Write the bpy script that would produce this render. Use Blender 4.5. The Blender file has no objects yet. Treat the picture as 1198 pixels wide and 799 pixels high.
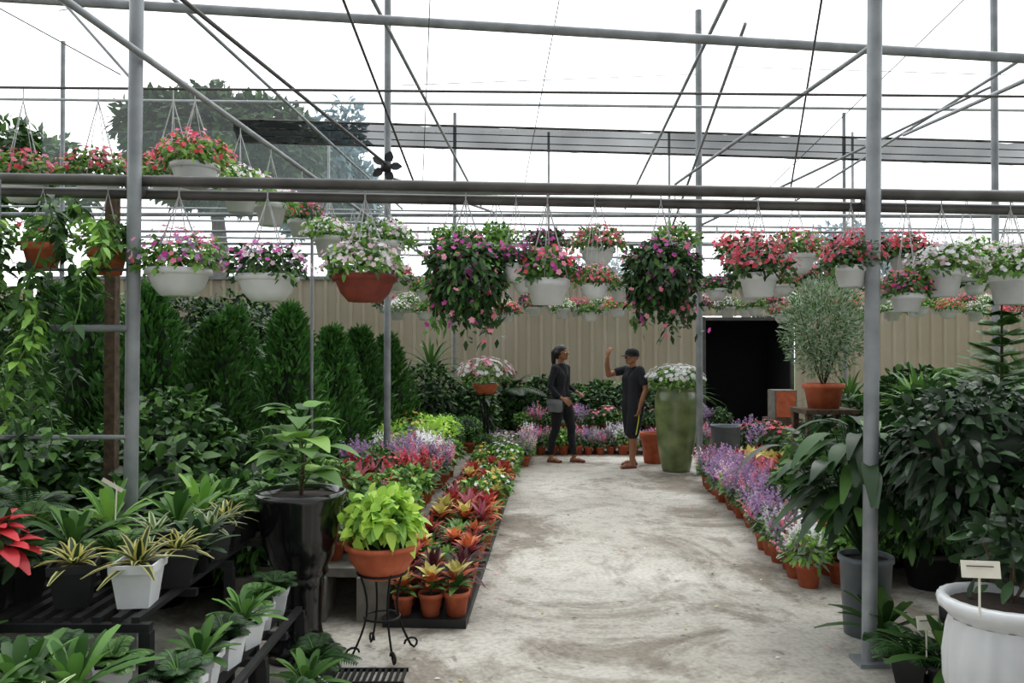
import bpy, math
import numpy as np
from mathutils import Vector, Matrix
rng = np.random.default_rng(11)
scene = bpy.context.scene
COL = scene.collection
Z3 = np.array([0, 0, 1.0])

# ------------------------------------------------------------------ materials
def lin(h):
    c = [int(h[i:i+2], 16)/255 for i in (0, 2, 4)]
    return tuple([(x/12.92 if x <= .04045 else ((x+.055)/1.055)**2.4) for x in c] + [1.0])

def newmat(name):
    m = bpy.data.materials.new(name); m.use_nodes = True
    nt = m.node_tree; nt.nodes.clear()
    return m, nt, nt.nodes, nt.links

def leafmat(name, a, b, trans=.22, rough=.5):
    m, nt, N, L = newmat(name)
    out = N.new('ShaderNodeOutputMaterial'); g = N.new('ShaderNodeNewGeometry')
    r = N.new('ShaderNodeValToRGB'); r.color_ramp.elements[0].color = lin(a); r.color_ramp.elements[1].color = lin(b)
    L.new(g.outputs['Random Per Island'], r.inputs[0])
    oi = N.new('ShaderNodeObjectInfo'); mr = N.new('ShaderNodeMapRange')
    mr.inputs['To Min'].default_value = .7; mr.inputs['To Max'].default_value = 1.2
    L.new(oi.outputs['Random'], mr.inputs['Value'])
    hs = N.new('ShaderNodeHueSaturation'); L.new(r.outputs[0], hs.inputs['Color']); L.new(mr.outputs[0], hs.inputs['Value'])
    hs.inputs['Saturation'].default_value = .95
    p = N.new('ShaderNodeBsdfPrincipled'); p.inputs['Roughness'].default_value = rough
    p.inputs['Specular IOR Level'].default_value = .35
    t = N.new('ShaderNodeBsdfTranslucent'); mx = N.new('ShaderNodeMixShader'); mx.inputs[0].default_value = trans
    L.new(hs.outputs[0], p.inputs['Base Color']); L.new(hs.outputs[0], t.inputs['Color'])
    L.new(p.outputs[0], mx.inputs[1]); L.new(t.outputs[0], mx.inputs[2]); L.new(mx.outputs[0], out.inputs[0])
    return m

def solid(name, a, b=None, rough=.6, metal=0, scale=8, bump=0, coat=0):
    m, nt, N, L = newmat(name)
    out = N.new('ShaderNodeOutputMaterial'); p = N.new('ShaderNodeBsdfPrincipled')
    p.inputs['Roughness'].default_value = rough; p.inputs['Metallic'].default_value = metal
    p.inputs['Coat Weight'].default_value = coat
    tc = N.new('ShaderNodeTexCoord'); nz = N.new('ShaderNodeTexNoise'); nz.inputs['Scale'].default_value = scale
    nz.inputs['Detail'].default_value = 5
    L.new(tc.outputs['Object'], nz.inputs['Vector'])
    r = N.new('ShaderNodeValToRGB'); r.color_ramp.elements[0].position = .3; r.color_ramp.elements[1].position = .7
    r.color_ramp.elements[0].color = lin(a); r.color_ramp.elements[1].color = lin(b or a)
    L.new(nz.outputs['Fac'], r.inputs[0]); L.new(r.outputs[0], p.inputs['Base Color'])
    if bump:
        bp = N.new('ShaderNodeBump'); bp.inputs['Strength'].default_value = bump; bp.inputs['Distance'].default_value = .02
        L.new(nz.outputs['Fac'], bp.inputs['Height']); L.new(bp.outputs[0], p.inputs['Normal'])
    L.new(p.outputs[0], out.inputs[0])
    return m

def film(name, col, w, dark=False):
    m, nt, N, L = newmat(name)
    out = N.new('ShaderNodeOutputMaterial'); t = N.new('ShaderNodeBsdfTransparent')
    d = N.new('ShaderNodeBsdfDiffuse') if dark else N.new('ShaderNodeBsdfTranslucent')
    d.inputs[0].default_value = lin(col)
    mx = N.new('ShaderNodeMixShader')
    tc = N.new('ShaderNodeTexCoord'); nz = N.new('ShaderNodeTexNoise'); nz.inputs['Scale'].default_value = .8
    L.new(tc.outputs['Object'], nz.inputs['Vector'])
    mr = N.new('ShaderNodeMapRange'); mr.inputs['To Min'].default_value = w*.7; mr.inputs['To Max'].default_value = min(1, w*1.3)
    L.new(nz.outputs['Fac'], mr.inputs['Value']); L.new(mr.outputs[0], mx.inputs[0])
    L.new(t.outputs[0], mx.inputs[1]); L.new(d.outputs[0], mx.inputs[2]); L.new(mx.outputs[0], out.inputs[0])
    return m

M = {}
M['dk'] = leafmat('leaf_dark', '142a10', '33592a')
M['vdk'] = leafmat('leaf_very_dark', '0f2010', '25421f', .1, .35)
M['md'] = leafmat('leaf_mid', '2c521e', '628f3c')
M['lt'] = leafmat('leaf_light', '5c8e32', '98c452')
M['lime'] = leafmat('leaf_lime', '93c636', 'd0ec62', .3)
M['yel'] = leafmat('leaf_yellow', 'b4a848', 'e4da88', .3)
M['crm'] = leafmat('leaf_cream', 'b8c490', 'e2e6c4', .3)
M['org'] = leafmat('leaf_orange', 'b84a1c', 'ee8c4c', .3)
M['redl'] = leafmat('leaf_red', '7c1a20', 'c8443e', .3)
M['pur'] = leafmat('leaf_purple', '38151e', '70303c', .2)
M['pinkl'] = leafmat('leaf_pink', 'a8465c', 'e08a98', .3)
M['con'] = leafmat('leaf_conifer', '224a18', '4c8230', .2)
M['sil'] = leafmat('leaf_silver', '5f7a5a', 'a4b898', .2)
M['tre'] = leafmat('leaf_tree', '20401a', '4a7034', .2)
M['haz'] = leafmat('leaf_far_tree_hazed', '5c7680', '86a0aa', .3)  # haze painted in: leaf colour shifted to pale grey-blue
M['fred'] = leafmat('petal_red', 'd81c40', 'fa5a70', .35)
M['fpink'] = leafmat('petal_pink', 'ee5f8a', 'fba6c0', .35)
M['fmag'] = leafmat('petal_magenta', 'b81c90', 'ee5cc8', .35)
M['fwht'] = leafmat('petal_white', 'ececee', 'ffffff', .35)
M['flav'] = leafmat('petal_lavender', '9c7cac', 'd0aed8', .35)
M['fplp'] = leafmat('petal_pale_pink', 'e8b8cc', 'fbe4ec', .35)
M['fyel'] = leafmat('petal_yellow', 'e0a02c', 'f4d860', .3)
M['fdp'] = leafmat('petal_plum', '5a1440', '96206a', .3)
M['poin'] = leafmat('bract_poinsettia', '8c0c1a', 'c01c28', .2)
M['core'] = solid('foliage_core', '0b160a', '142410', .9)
M['terra'] = solid('terracotta', 'a84e2e', 'c46844', .75, scale=14)
M['terrad'] = solid('terracotta_dark', '6a2a20', '86382a', .7, scale=14)
M['wpot'] = solid('white_plastic', 'c9cbcc', 'dcdee0', .45)
M['upot'] = solid('white_glaze', 'bcbec0', 'd2d4d6', .35, scale=3, coat=.3)
M['bpot'] = solid('black_plastic', '121214', '1e1e20', .5)
M['gloss'] = solid('black_glaze', '0c0c0e', '161618', .18, coat=.5)
M['gpot'] = solid('grey_plastic', '5c646c', '70787f', .5)
M['steel'] = solid('galvanised_steel', '74787b', '969a9d', .5, .25, 6)
M['steeld'] = solid('dark_steel_pipe', '3e3c3a', '5c5a58', .55, .3, 6)
M['steell'] = solid('pale_steel', '9ba0a3', 'b6babc', .55, .2, 6)
M['iron'] = solid('wrought_iron', '0a0a0a', '1a1a1a', .5, .5)
M['wire'] = solid('hanger_wire', 'a0a2a2', 'c4c4c4', .5, .1)
M['soil'] = solid('potting_soil', '1c130c', '32241a', .95, scale=40)
M['block'] = solid('concrete_block', '64615a', '827e76', .9, scale=12, bump=.4)
M['bark'] = solid('bark', '3a2e22', '5c4a38', .9, scale=25, bump=.6)
M['vase'] = solid('green_glaze', '44542e', '7c8858', .3, scale=5, coat=.3)
M['tag'] = solid('card_label', 'd0cbb8', 'e0dcd0', .7)
M['ink'] = solid('label_ink', '4a3c34', '4a3c34', .7)
M['skin'] = solid('skin', '8a5a40', '9c6a4c', .55)
M['hair'] = solid('hair', '0a0808', '161210', .45, scale=40)
M['blk'] = solid('black_fabric', '0d0e15', '181a22', .85, scale=18, bump=.5)
M['blk2'] = solid('black_cotton', '0d0e12', '181920', .9, scale=15, bump=.5)
M['shoe'] = solid('sandal', '5c2c20', '6e3828', .6)
M['bag'] = solid('grey_leather', '5c5e62', '7c7e80', .5)
M['eye'] = solid('eye_white', 'e8e4dc', 'f0ece4', .3)
M['lip'] = solid('lips', '7a3c34', '8a4840', .5)
M['stripe'] = solid('yellow_stripe', 'c8c43c', 'd8d44c', .7)
M['dark'] = solid('painted_dark_interior', '050608', '0a0c14', .9)  # near-black colour paints the shade of the unlit room

# ------------------------------------------------------------------ mesh builder
def nrm(a):
    a = np.asarray(a, float); return a/np.maximum(np.linalg.norm(a, axis=-1, keepdims=True), 1e-9)

class MB:
    def __init__(s): s.V = []; s.F = []; s.I = []; s.S = []; s.n = 0; s.mats = []
    def add(s, V, F, mat, smooth=False):
        if isinstance(mat, str): mat = M[mat]
        if mat not in s.mats: s.mats.append(mat)
        V = np.asarray(V, float).reshape(-1, 3); F = np.asarray(F)
        s.V.append(V); s.F.extend((F+s.n).tolist()); s.n += len(V)
        s.I.append(np.full(len(F), s.mats.index(mat))); s.S.append(np.full(len(F), smooth))
    def mesh(s, name):
        me = bpy.data.meshes.new(name)
        me.from_pydata(np.concatenate(s.V).tolist(), [], s.F)
        for m in s.mats: me.materials.append(m)
        me.polygons.foreach_set('material_index', np.concatenate(s.I).astype(np.int32))
        me.polygons.foreach_set('use_smooth', np.concatenate(s.S).astype(bool))
        me.update(); return me
    def obj(s, name, loc=(0, 0, 0), rz=0, sc=1, parent=None):
        return put(s.mesh(name), name, loc, rz, sc, parent)

def put(me, name, loc=(0, 0, 0), rz=0, sc=1, parent=None):
    o = bpy.data.objects.new(name, me); COL.objects.link(o)
    o.location = loc; o.rotation_euler = (0, 0, rz)
    o.scale = (sc, sc, sc) if np.isscalar(sc) else sc
    if parent: o.parent = parent
    return o

def empty(name, loc=(0, 0, 0)):
    o = bpy.data.objects.new(name, None); COL.objects.link(o); o.location = loc; o.empty_display_size = .1; return o

def lathe(mb, prof, mat, n=24, c=(0, 0, 0), ribs=0, amp=0, smooth=True, sq=False, rot=0):
    prof = np.array(prof, float); k = len(prof)
    a = np.linspace(0, 2*np.pi, n, endpoint=False)+rot
    mod = 1+amp*np.cos(ribs*a) if ribs else np.ones(n)
    r = prof[:, 0][:, None]*mod[None]
    V = np.stack([r*np.cos(a), r*np.sin(a), np.repeat(prof[:, 1][:, None], n, 1)], -1)+np.array(c)
    i = np.arange(k-1)[:, None]*n; j = np.arange(n)[None]; j2 = (j+1) % n
    F = np.stack([i+j, i+j2, i+n+j2, i+n+j], -1).reshape(-1, 4)
    mb.add(V, F, mat, smooth)

def tube(mb, pts, r, mat, n=6, closed_caps=True):
    pts = np.array(pts, float); k = len(pts)
    rr = np.broadcast_to(np.asarray(r, float), (k,))
    T = np.gradient(pts, axis=0); T = nrm(T)
    ref = np.array([0, 0, 1.0]) if abs(T[0][2]) < .9 else np.array([1.0, 0, 0])
    a = np.linspace(0, 2*np.pi, n, endpoint=False); V = []
    x = nrm(np.cross(T[0], ref))
    for i in range(k):
        x = nrm(x-T[i]*np.dot(x, T[i])); y = np.cross(T[i], x)
        V.append(pts[i]+rr[i]*(np.cos(a)[:, None]*x+np.sin(a)[:, None]*y))
    V = np.concatenate(V)
    i = np.arange(k-1)[:, None]*n; j = np.arange(n)[None]; j2 = (j+1) % n
    F = np.stack([i+j, i+j2, i+n+j2, i+n+j], -1).reshape(-1, 4)
    mb.add(V, F, mat, True)
    if closed_caps:
        mb.add(V[:n], [list(range(n))[::-1]], mat); mb.add(V[-n:], [list(range(n))], mat)

def box(mb, c, s, mat, rz=0, rx=0):
    v = np.array([[x, y, z] for x in (-.5, .5) for y in (-.5, .5) for z in (-.5, .5)])*np.array(s)
    R = np.array(Matrix.Rotation(rz, 3, 'Z') @ Matrix.Rotation(rx, 3, 'X'))
    mb.add(v@R.T+np.array(c), [[0, 1, 3, 2], [4, 6, 7, 5], [0, 4, 5, 1], [2, 3, 7, 6], [0, 2, 6, 4], [1, 5, 7, 3]], mat)

PROF = {
 'oval': lambda t: np.sin(np.pi*np.clip(t, .04, .96))**.8,
 'strap': lambda t: np.minimum(1, t*5+.45)*np.clip(1-t, .02, 1)**.45,
 'lance': lambda t: np.sin(np.pi*np.clip(t, .03, .97)**.75),
 'heart': lambda t: np.sin(np.pi*np.clip(t, .06, .985)**.55)**.8,
 'spoon': lambda t: .35+.65*np.sin(np.pi*np.clip(t, 0, .98)**1.6),
}
def leaves(mb, P, D, U, L, W, droop, mat, seg=3, shape='oval', fold=.2, edge=None, flat=False):
    P = np.atleast_2d(P); n = len(P); D = nrm(np.broadcast_to(D, (n, 3))); U = np.broadcast_to(U, (n, 3))
    L = np.broadcast_to(L, (n,)); W = np.broadcast_to(W, (n,)); dr = np.broadcast_to(droop, (n,))
    Sd = nrm(np.cross(D, U)); Nn = np.cross(Sd, D)
    ts = np.linspace(0, 1, seg+1); w = np.maximum(PROF[shape](ts), .04)
    cols = np.array([-1, 1.]) if flat else (np.array([-1, -.5, 0, .5, 1.]) if edge else np.array([-1, 0, 1.]))
    nc = len(cols)
    C = P[:, None]+D[:, None]*(L[:, None]*ts)[..., None]-Z3*((dr*L)[:, None]*ts**2)[..., None]
    hw = (W[:, None]/2*w[None])
    V = C[:, :, None]+Sd[:, None, None]*(hw[:, :, None]*cols)[..., None]+Nn[:, None, None]*(fold*hw[:, :, None]*np.abs(cols))[..., None]
    b = (np.arange(n)*(seg+1)*nc)[:, None, None]; i = np.arange(seg)[None, :, None]*nc; j = np.arange(nc-1)[None, None]
    q = b+i+j
    F = np.stack([q, q+1, q+nc+1, q+nc], -1)
    if edge:
        V0 = V.reshape(-1, 3)
        base = mb.n; mb.add(V0, F[:, :, 1:3].reshape(-1, 4), mat, True)
        FE = F[:, :, [0, 3]].reshape(-1, 4)
        e = M[edge] if isinstance(edge, str) else edge
        if e not in mb.mats: mb.mats.append(e)
        mb.F.extend((FE+base).tolist()); mb.I.append(np.full(len(FE), mb.mats.index(e))); mb.S.append(np.full(len(FE), True))
    else:
        mb.add(V, F.reshape(-1, 4), mat, not flat)

def sph(n, zmin=-1., zmax=1.):
    z = rng.uniform(zmin, zmax, n); a = rng.uniform(0, 2*np.pi, n); r = np.sqrt(1-z*z)
    return np.stack([r*np.cos(a), r*np.sin(a), z], -1)

def blob(mb, n, c, R, L, W, mats, zmin=-.6, inner=.55, shape='oval', seg=2, flat=True, droop=.2, up=0., fold=.2):
    if isinstance(mats, str): mats = [mats]
    for k, m in enumerate(mats):
        nn = n//len(mats); o = sph(nn, zmin); f = rng.uniform(inner, 1, nn)[:, None]**.6
        P = np.array(c)+o*np.array(R)*f
        D = nrm(o*.7+rng.normal(0, .55, (nn, 3))+Z3*up)
        leaves(mb, P, D, o+Z3*.5+rng.normal(0, .3, (nn, 3)), L*rng.uniform(.7, 1.2, nn), W*rng.uniform(.8, 1.2, nn), droop, m, seg, shape, fold, flat=flat)

def flowers(mb, P, Nn, r, mat, k=5):
    n = len(P); Nn = nrm(Nn); ref = nrm(rng.normal(0, 1, (n, 3))); T = nrm(np.cross(Nn, ref)); B = np.cross(Nn, T)
    r = np.broadcast_to(r, (n,))[:, None]
    V = []
    for i in range(k):
        a = 2*np.pi*i/k; h = np.pi/k*.95
        d = lambda q: np.cos(q)*T+np.sin(q)*B
        V.append(np.stack([P, P+r*.75*d(a-h), P+r*d(a)+Nn*r*.15, P+r*.75*d(a+h)], 1))
    V = np.stack(V, 1).reshape(-1, 3)
    idx = np.arange(n*k*4).reshape(n, k, 4); idx[:, :, 0] = idx[:, :1, 0]
    mb.add(V, idx.reshape(-1, 4), mat)

def rosette(mb, n, c, L, W, e0, e1, droop, mat, shape='strap', seg=4, fold=.25, edge=None, jit=.15, r0=.01):
    i = np.arange(n); a = i*2.4+rng.uniform(-jit, jit, n)+rng.uniform(0, 6); e = np.radians(e0+(e1-e0)*i/max(n-1, 1))+rng.normal(0, .06, n)
    D = np.stack([np.cos(a)*np.cos(e), np.sin(a)*np.cos(e), np.sin(e)], -1)
    U = np.stack([-np.cos(a)*np.sin(e), -np.sin(a)*np.sin(e), np.cos(e)], -1)
    P = np.array(c)+np.stack([np.cos(a), np.sin(a), 0*a], -1)*r0
    leaves(mb, P, D, U, L*rng.uniform(.75, 1.1, n), W, droop, mat, seg, shape, fold, edge=edge)

def frond(mb, base, a, L, e, droop, pin, pw, mat, npin=12, stem='md'):
    t = np.linspace(0, 1, 7); h = np.array([math.cos(a), math.sin(a), 0])
    f = lambda q: np.array(base)+np.outer(q, h)*L*math.cos(e)+np.outer(q*math.sin(e)-droop*q*q, Z3)*L
    tube(mb, f(t), np.linspace(.006, .002, 7), stem, 4, False)
    q = np.linspace(.15, .98, npin); C = f(q); T = nrm(f(q+.01)-C); s = np.cross(T, Z3); s = nrm(s); U = np.cross(s, T)
    for sg in (-1, 1):
        leaves(mb, C, s*sg+T*.5, U, pin*np.sin(np.pi*(q*.85+.12))+.01, pw, .25, mat, 2, 'lance', .1, flat=True)

def pot(mb, r, h, mat, n=16, z0=0, rim=True, c=(0, 0), sq=False, taper=.72):
    kw = dict(n=4, smooth=False, rot=np.pi/4) if sq else dict(n=n)
    if sq: r = r*1.25
    lathe(mb, [(0, z0), (r*taper, z0), (r*.94, z0+h*.8), (r*1.04, z0+h*.8), (r*1.06, z0+h), (r*.95, z0+h), (r*.93, z0+h*.88)], mat, c=(c[0], c[1], 0), **kw)
    lathe(mb, [(r*.94, z0+h*.88), (0, z0+h*.9)], 'soil', c=(c[0], c[1], 0), **kw)

# ------------------------------------------------------------------ small potted plants (templates)
def T_croton(cols, pm='terra'):
    mb = MB(); pot(mb, .065, .12, pm)
    tube(mb, [(0, 0, .1), (0, 0, .22)], .005, 'bark', 4)
    for k, c in enumerate(cols): rosette(mb, 9, (0, 0, .14+.03*k), .14-.015*k, .045, 5+15*k, 60+8*k, .25, c, 'lance', 3)
    return mb.mesh('croton')
def T_cordy(c, c2):
    mb = MB(); pot(mb, .07, .12, 'terra'); tube(mb, [(0, 0, .1), (0, 0, .24)], .006, 'bark', 4)
    rosette(mb, 16, (0, 0, .16), .17, .035, 0, 60, .35, c); rosette(mb, 9, (0, 0, .2), .14, .035, 40, 80, .2, c2); return mb.mesh('cordyline')
def T_neo(c, c2, edge=None, L=.17):
    mb = MB(); pot(mb, .07, .12, 'terra')
    rosette(mb, 16, (0, 0, .12), L, .04, 5, 50, .2, c, edge=edge); rosette(mb, 9, (0, 0, .125), L*.6, .04, 30, 75, .2, c2); return mb.mesh('bromeliad')
def T_plume(fm, lm='md', n=16, h=.12, pm='terra'):
    mb = MB(); pot(mb, .065, .12, pm)
    blob(mb, 240, (0, 0, .19), (.1, .1, .1), .045, .02, [lm, 'sil'], -.7, .4)
    for m in (fm if isinstance(fm, list) else [fm]):
        o = sph(n, .0); P = np.array([0, 0, .18])+o*np.array([.1, .1, .09])*rng.uniform(.7, 1, (n, 1)); D = nrm(o*.5+Z3+rng.normal(0, .15, P.shape)); hh = h*rng.uniform(.6, 1.1, n)
        for j in range(9):
            q = j/8
            for sh in (1, 2):
                leaves(mb, P+D*(hh*q)[:, None], nrm(D*.6+rng.normal(0, .7, P.shape)), rng.normal(0, 1, P.shape), .027*(1.15-.6*q), .016, 0, m, sh, 'oval', 0, flat=True)
    return mb.mesh('plume')
def T_bush(lm, fm=None, nf=30, R=.12, n=260, L=.055, W=.03, pm='terra', fr=.02, flat=True):
    mb = MB(); pot(mb, .07, .12, pm)
    blob(mb, n, (0, 0, .12+R*.6), (R, R, R*.85), L, W, lm, -.5, .4)
    if fm:
        for m in (fm if isinstance(fm, list) else [fm]):
            o = sph(nf, .1); flowers(mb, np.array([0, 0, .14+R*.6])+o*R*np.array([1.05, 1.05, .95]), o+Z3*.5, fr, m)
    return mb.mesh('bush')
def T_fern(lm, pm='bpot', L=.3, n=14):
    mb = MB(); pot(mb, .08, .13, pm, sq=True)
    for i in range(n): frond(mb, (0, 0, .12), i*2.4, L*rng.uniform(.7, 1.1), rng.uniform(.5, 1.3), .5, .05, .011, lm, 16)
    return mb.mesh('fern')
def T_nest(lm, pm='bpot', L=.32, W=.055, n=22):
    mb = MB(); pot(mb, .08, .13, pm, sq=(pm == 'wpot'))
    rosette(mb, n, (0, 0, .12), L, W, 10, 80, .3, lm, 'spoon', 5); return mb.mesh('nest')
def T_varieg(c, edge, pm='bpot', L=.19, W=.042, sq=True):
    mb = MB(); pot(mb, .085, .16, pm, sq=sq, n=20)
    rosette(mb, 18, (0, 0, .15), L, W, 5, 70, .35, c, edge=edge); return mb.mesh('varieg')
def T_ball():
    mb = MB(); pot(mb, .08, .12, 'terra'); lathe(mb, [(0, .12), (.13, .2), (.14, .28), (0, .4)], 'core', 12)
    blob(mb, 900, (0, 0, .26), (.17, .17, .15), .03, .016, ['md', 'con'], -.8, .8); return mb.mesh('ball')

CR1 = T_croton(['md', 'org', 'yel']); CR2 = T_croton(['pur', 'redl', 'org']); CR3 = T_croton(['md', 'lt', 'redl']); CR4 = T_croton(['org', 'org', 'redl'])
CD1 = T_cordy('pur', 'redl'); CD2 = T_cordy('redl', 'pinkl'); CD3 = T_cordy('pur', 'pur')
NE1 = T_neo('md', 'redl'); NE2 = T_neo('lt', 'pinkl', 'crm'); NE3 = T_neo('dk', 'pur'); NE4 = T_neo('org', 'yel'); NE5 = T_neo('lt', 'crm'); NE6 = T_neo('md', 'lt')
PL1 = T_plume(['flav'], 'md', 36, .14); PL2 = T_plume(['flav', 'fpink'], 'md', 15, .13); PL3 = T_plume(['fplp', 'flav'], 'lt', 12); PL4 = T_plume(['fwht'], 'lt', 20)
PLR = T_plume(['fred', 'redl'], 'md', 10)
BU1 = T_bush('lime', None); BU2 = T_bush(['md', 'lt'], 'fyel', 14); BU3 = T_bush(['md', 'lt'], 'fwht', 16); BU4 = T_bush('md', 'fpink', 20); BU5 = T_bush(['dk', 'md']); BU6 = T_bush(['md', 'lt'], ['fyel', 'fwht'], 7); BU7 = T_bush(['md', 'lt']); BU8 = T_bush(['md', 'dk'], ['fred'], 20)
FE1 = T_fern('md'); FE2 = T_fern('dk'); NS1 = T_nest('lt'); NS2 = T_nest('md'); NS3 = T_nest('dk')
VA1 = T_varieg('dk', 'yel'); VA2 = T_varieg('dk', 'yel', 'wpot'); VA3 = T_varieg('md', 'crm'); BALL = T_ball()

def bed(name, meshes, u0, u1, d0, d1, z, su, sd, s=1., jit=.03):
    e = empty(name, (0, 0, 0)); nu = max(1, round((u1-u0)/su)); nd = max(1, round((d1-d0)/sd))
    for j in range(nd):
        for i in range(nu):
            d = d0+(j+.5)*(d1-d0)/nd+rng.normal(0, jit*.5); u = u0+(i+.5)*(u1-u0)/nu+rng.normal(0, jit*.5)
            put(meshes[int(rng.integers(len(meshes)))], 'potted_plant', (u+.0553*d, d, z), rng.uniform(0, 6.28), s*rng.uniform(.85, 1.15), e)
    return e

# ------------------------------------------------------------------ ground & shell
m, nt, N, L = newmat('concrete_floor')
out = N.new('ShaderNodeOutputMaterial'); p = N.new('ShaderNodeBsdfPrincipled'); p.inputs['Roughness'].default_value = .75
tc = N.new('ShaderNodeTexCoord')
def noise(sc, det, dist=0, rough=.5):
    q = N.new('ShaderNodeTexNoise'); q.inputs['Scale'].default_value = sc; q.inputs['Detail'].default_value = det; q.inputs['Distortion'].default_value = dist; q.inputs['Roughness'].default_value = rough
    L.new(tc.outputs['Object'], q.inputs['Vector']); return q
def ramp(src, a, pa, b, pb):
    r = N.new('ShaderNodeValToRGB'); r.color_ramp.elements[0].color = lin(a); r.color_ramp.elements[0].position = pa; r.color_ramp.elements[1].color = lin(b); r.color_ramp.elements[1].position = pb
    L.new(src, r.inputs[0]); return r
def mul(a, b, f):
    q = N.new('ShaderNodeMixRGB'); q.blend_type = 'MULTIPLY'; q.inputs[0].default_value = f; L.new(a, q.inputs[1]); L.new(b, q.inputs[2]); return q
n1 = noise(.5, 6, .5); n2 = noise(35, 6); n3 = noise(.8, 12, 1.2, .72); n4 = noise(5, 8, .3, .7); n5 = noise(11, 4, .5, .6)
r1 = ramp(n1.outputs['Fac'], 'a39d92', .35, 'c9c5bc', .62); r3 = ramp(n3.outputs['Fac'], '8c7c68', .40, 'ffffff', .5)
r2 = ramp(n2.outputs['Fac'], 'c0c0c0', .3, 'ffffff', .6); r4 = ramp(n4.outputs['Fac'], 'aaa498', .36, 'ffffff', .52); r5 = ramp(n5.outputs['Fac'], '8a8478', .30, 'ffffff', .36)
x = mul(r1.outputs[0], r3.outputs[0], .7); x = mul(x.outputs[0], r2.outputs[0], .6); x = mul(x.outputs[0], r4.outputs[0], .5); x = mul(x.outputs[0], r5.outputs[0], .7)
bp = N.new('ShaderNodeBump'); bp.inputs['Strength'].default_value = .3; bp.inputs['Distance'].default_value = .01
L.new(n2.outputs['Fac'], bp.inputs['Height']); L.new(bp.outputs[0], p.inputs['Normal'])
L.new(x.outputs[0], p.inputs['Base Color']); L.new(p.outputs[0], out.inputs[0])
mb = MB(); mb.add([(-9, -3, 0), (11, -3, 0), (11, 17, 0), (-9, 17, 0)], [[0, 1, 2, 3]], m); mb.obj('floor')
mb = MB(); mb.add([(-60, 17, -.02), (60, 17, -.02), (60, 90, -.02), (-60, 90, -.02)], [[0, 1, 2, 3]], solid('grass_ground', '3c5a2c', '55753c', .95, scale=2)); mb.obj('ground_outside')
mb = MB(); n = 70; P = np.stack([rng.uniform(-.5, 2, n), rng.uniform(3.5, 10, n), np.full(n, .006)], -1); D = np.stack([rng.normal(0, 1, n), rng.normal(0, 1, n), 0*P[:, 0]], -1)
for k, c in enumerate(('fpink', 'yel', 'bark', 'fwht')): leaves(mb, P[k::4], D[k::4], Z3+0*P[k::4], .03, .016, 0, c, 2, 'oval', .3)
mb.obj('fallen_petals')

wallm = solid('beige_sheet_metal', 'aaa08a', 'b8ae9a', .6, scale=1.2)
def corr(mb, x0, x1, z0, z1, y, mat, pitch=.24):
    xs = []; zs = []; x = x0
    while x < x1:
        for dx, dy in ((0, 0), (.15, 0), (.17, -.045), (.22, -.045)):
            if x+dx < x1: xs.append(x+dx); zs.append(dy)
        x += pitch
    xs.append(x1); zs.append(0); k = len(xs)
    V = [(xs[i], y+zs[i], z) for z in (z0, z1) for i in range(k)]
    mb.add(V, [[i, i+1, k+i+1, k+i] for i in range(k-1)], mat)
YW = 15.2
mb = MB(); corr(mb, -9, 3.6, 0, 2.9, YW, wallm); box(mb, (-2.7, YW-.02, 2.92), (12.6, .1, .06), 'steel'); mb.obj('wall_back')
mb = MB(); corr(mb, 5.35, 11, 0, 2.9, YW, wallm); box(mb, (8.17, YW-.02, 2.92), (5.65, .1, .06), 'steel'); mb.obj('wall_back')
mb = MB(); corr(mb, 3.6, 5.35, 2.2, 2.9, YW, wallm); box(mb, (4.475, YW-.02, 2.92), (1.75, .1, .06), 'steel'); mb.obj('wall_back')
mb = MB()
for c, s in (((4.475, YW+1.6, 1.1), (1.7, .05, 2.18)), ((3.65, YW+.83, 1.1), (.05, 1.5, 2.18)), ((5.3, YW+.83, 1.1), (.05, 1.5, 2.18)), ((4.475, YW+.83, 2.16), (1.6, 1.5, .04))): box(mb, c, s, 'dark')  # recess panels, room's darkness put into their colour
box(mb, (3.64, YW+.05, 1.08), (.06, .08, 2.16), 'steeld'); box(mb, (5.31, YW+.05, 1.08), (.06, .08, 2.16), 'steeld'); box(mb, (4.475, YW+.05, 2.15), (1.6, .08, .06), 'steeld')
mb.obj('door_1')
mb = MB(); corr(mb, -3, 15.1, 0, 2.7, 0, wallm); o = mb.obj('wall_left', (-9, 0, 0)); o.rotation_euler = (0, 0, math.pi/2)
mb = MB(); corr(mb, -3, 15.1, 0, 2.7, 0, wallm); o = mb.obj('wall_right', (11, 0, 0)); o.rotation_euler = (0, 0, math.pi/2)
fm = film('greenhouse_film', 'f4f8fa', .04)
mb = MB(); mb.add([(-9, -3, 5.9), (11, -3, 5.9), (11, 15.4, 5.75), (-9, 15.4, 5.75)], [[0, 1, 2, 3]], fm); mb.obj('ceiling')
mb = MB(); mb.add([(-9, 15.35, 2.95), (11, 15.35, 2.95), (11, 15.35, 5.75), (-9, 15.35, 5.75)], [[0, 1, 2, 3]], film('end_film', 'dfe8ee', .12)); mb.obj('film_end_wall')  # translucent plastic film closing the gable end, no window here

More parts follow.
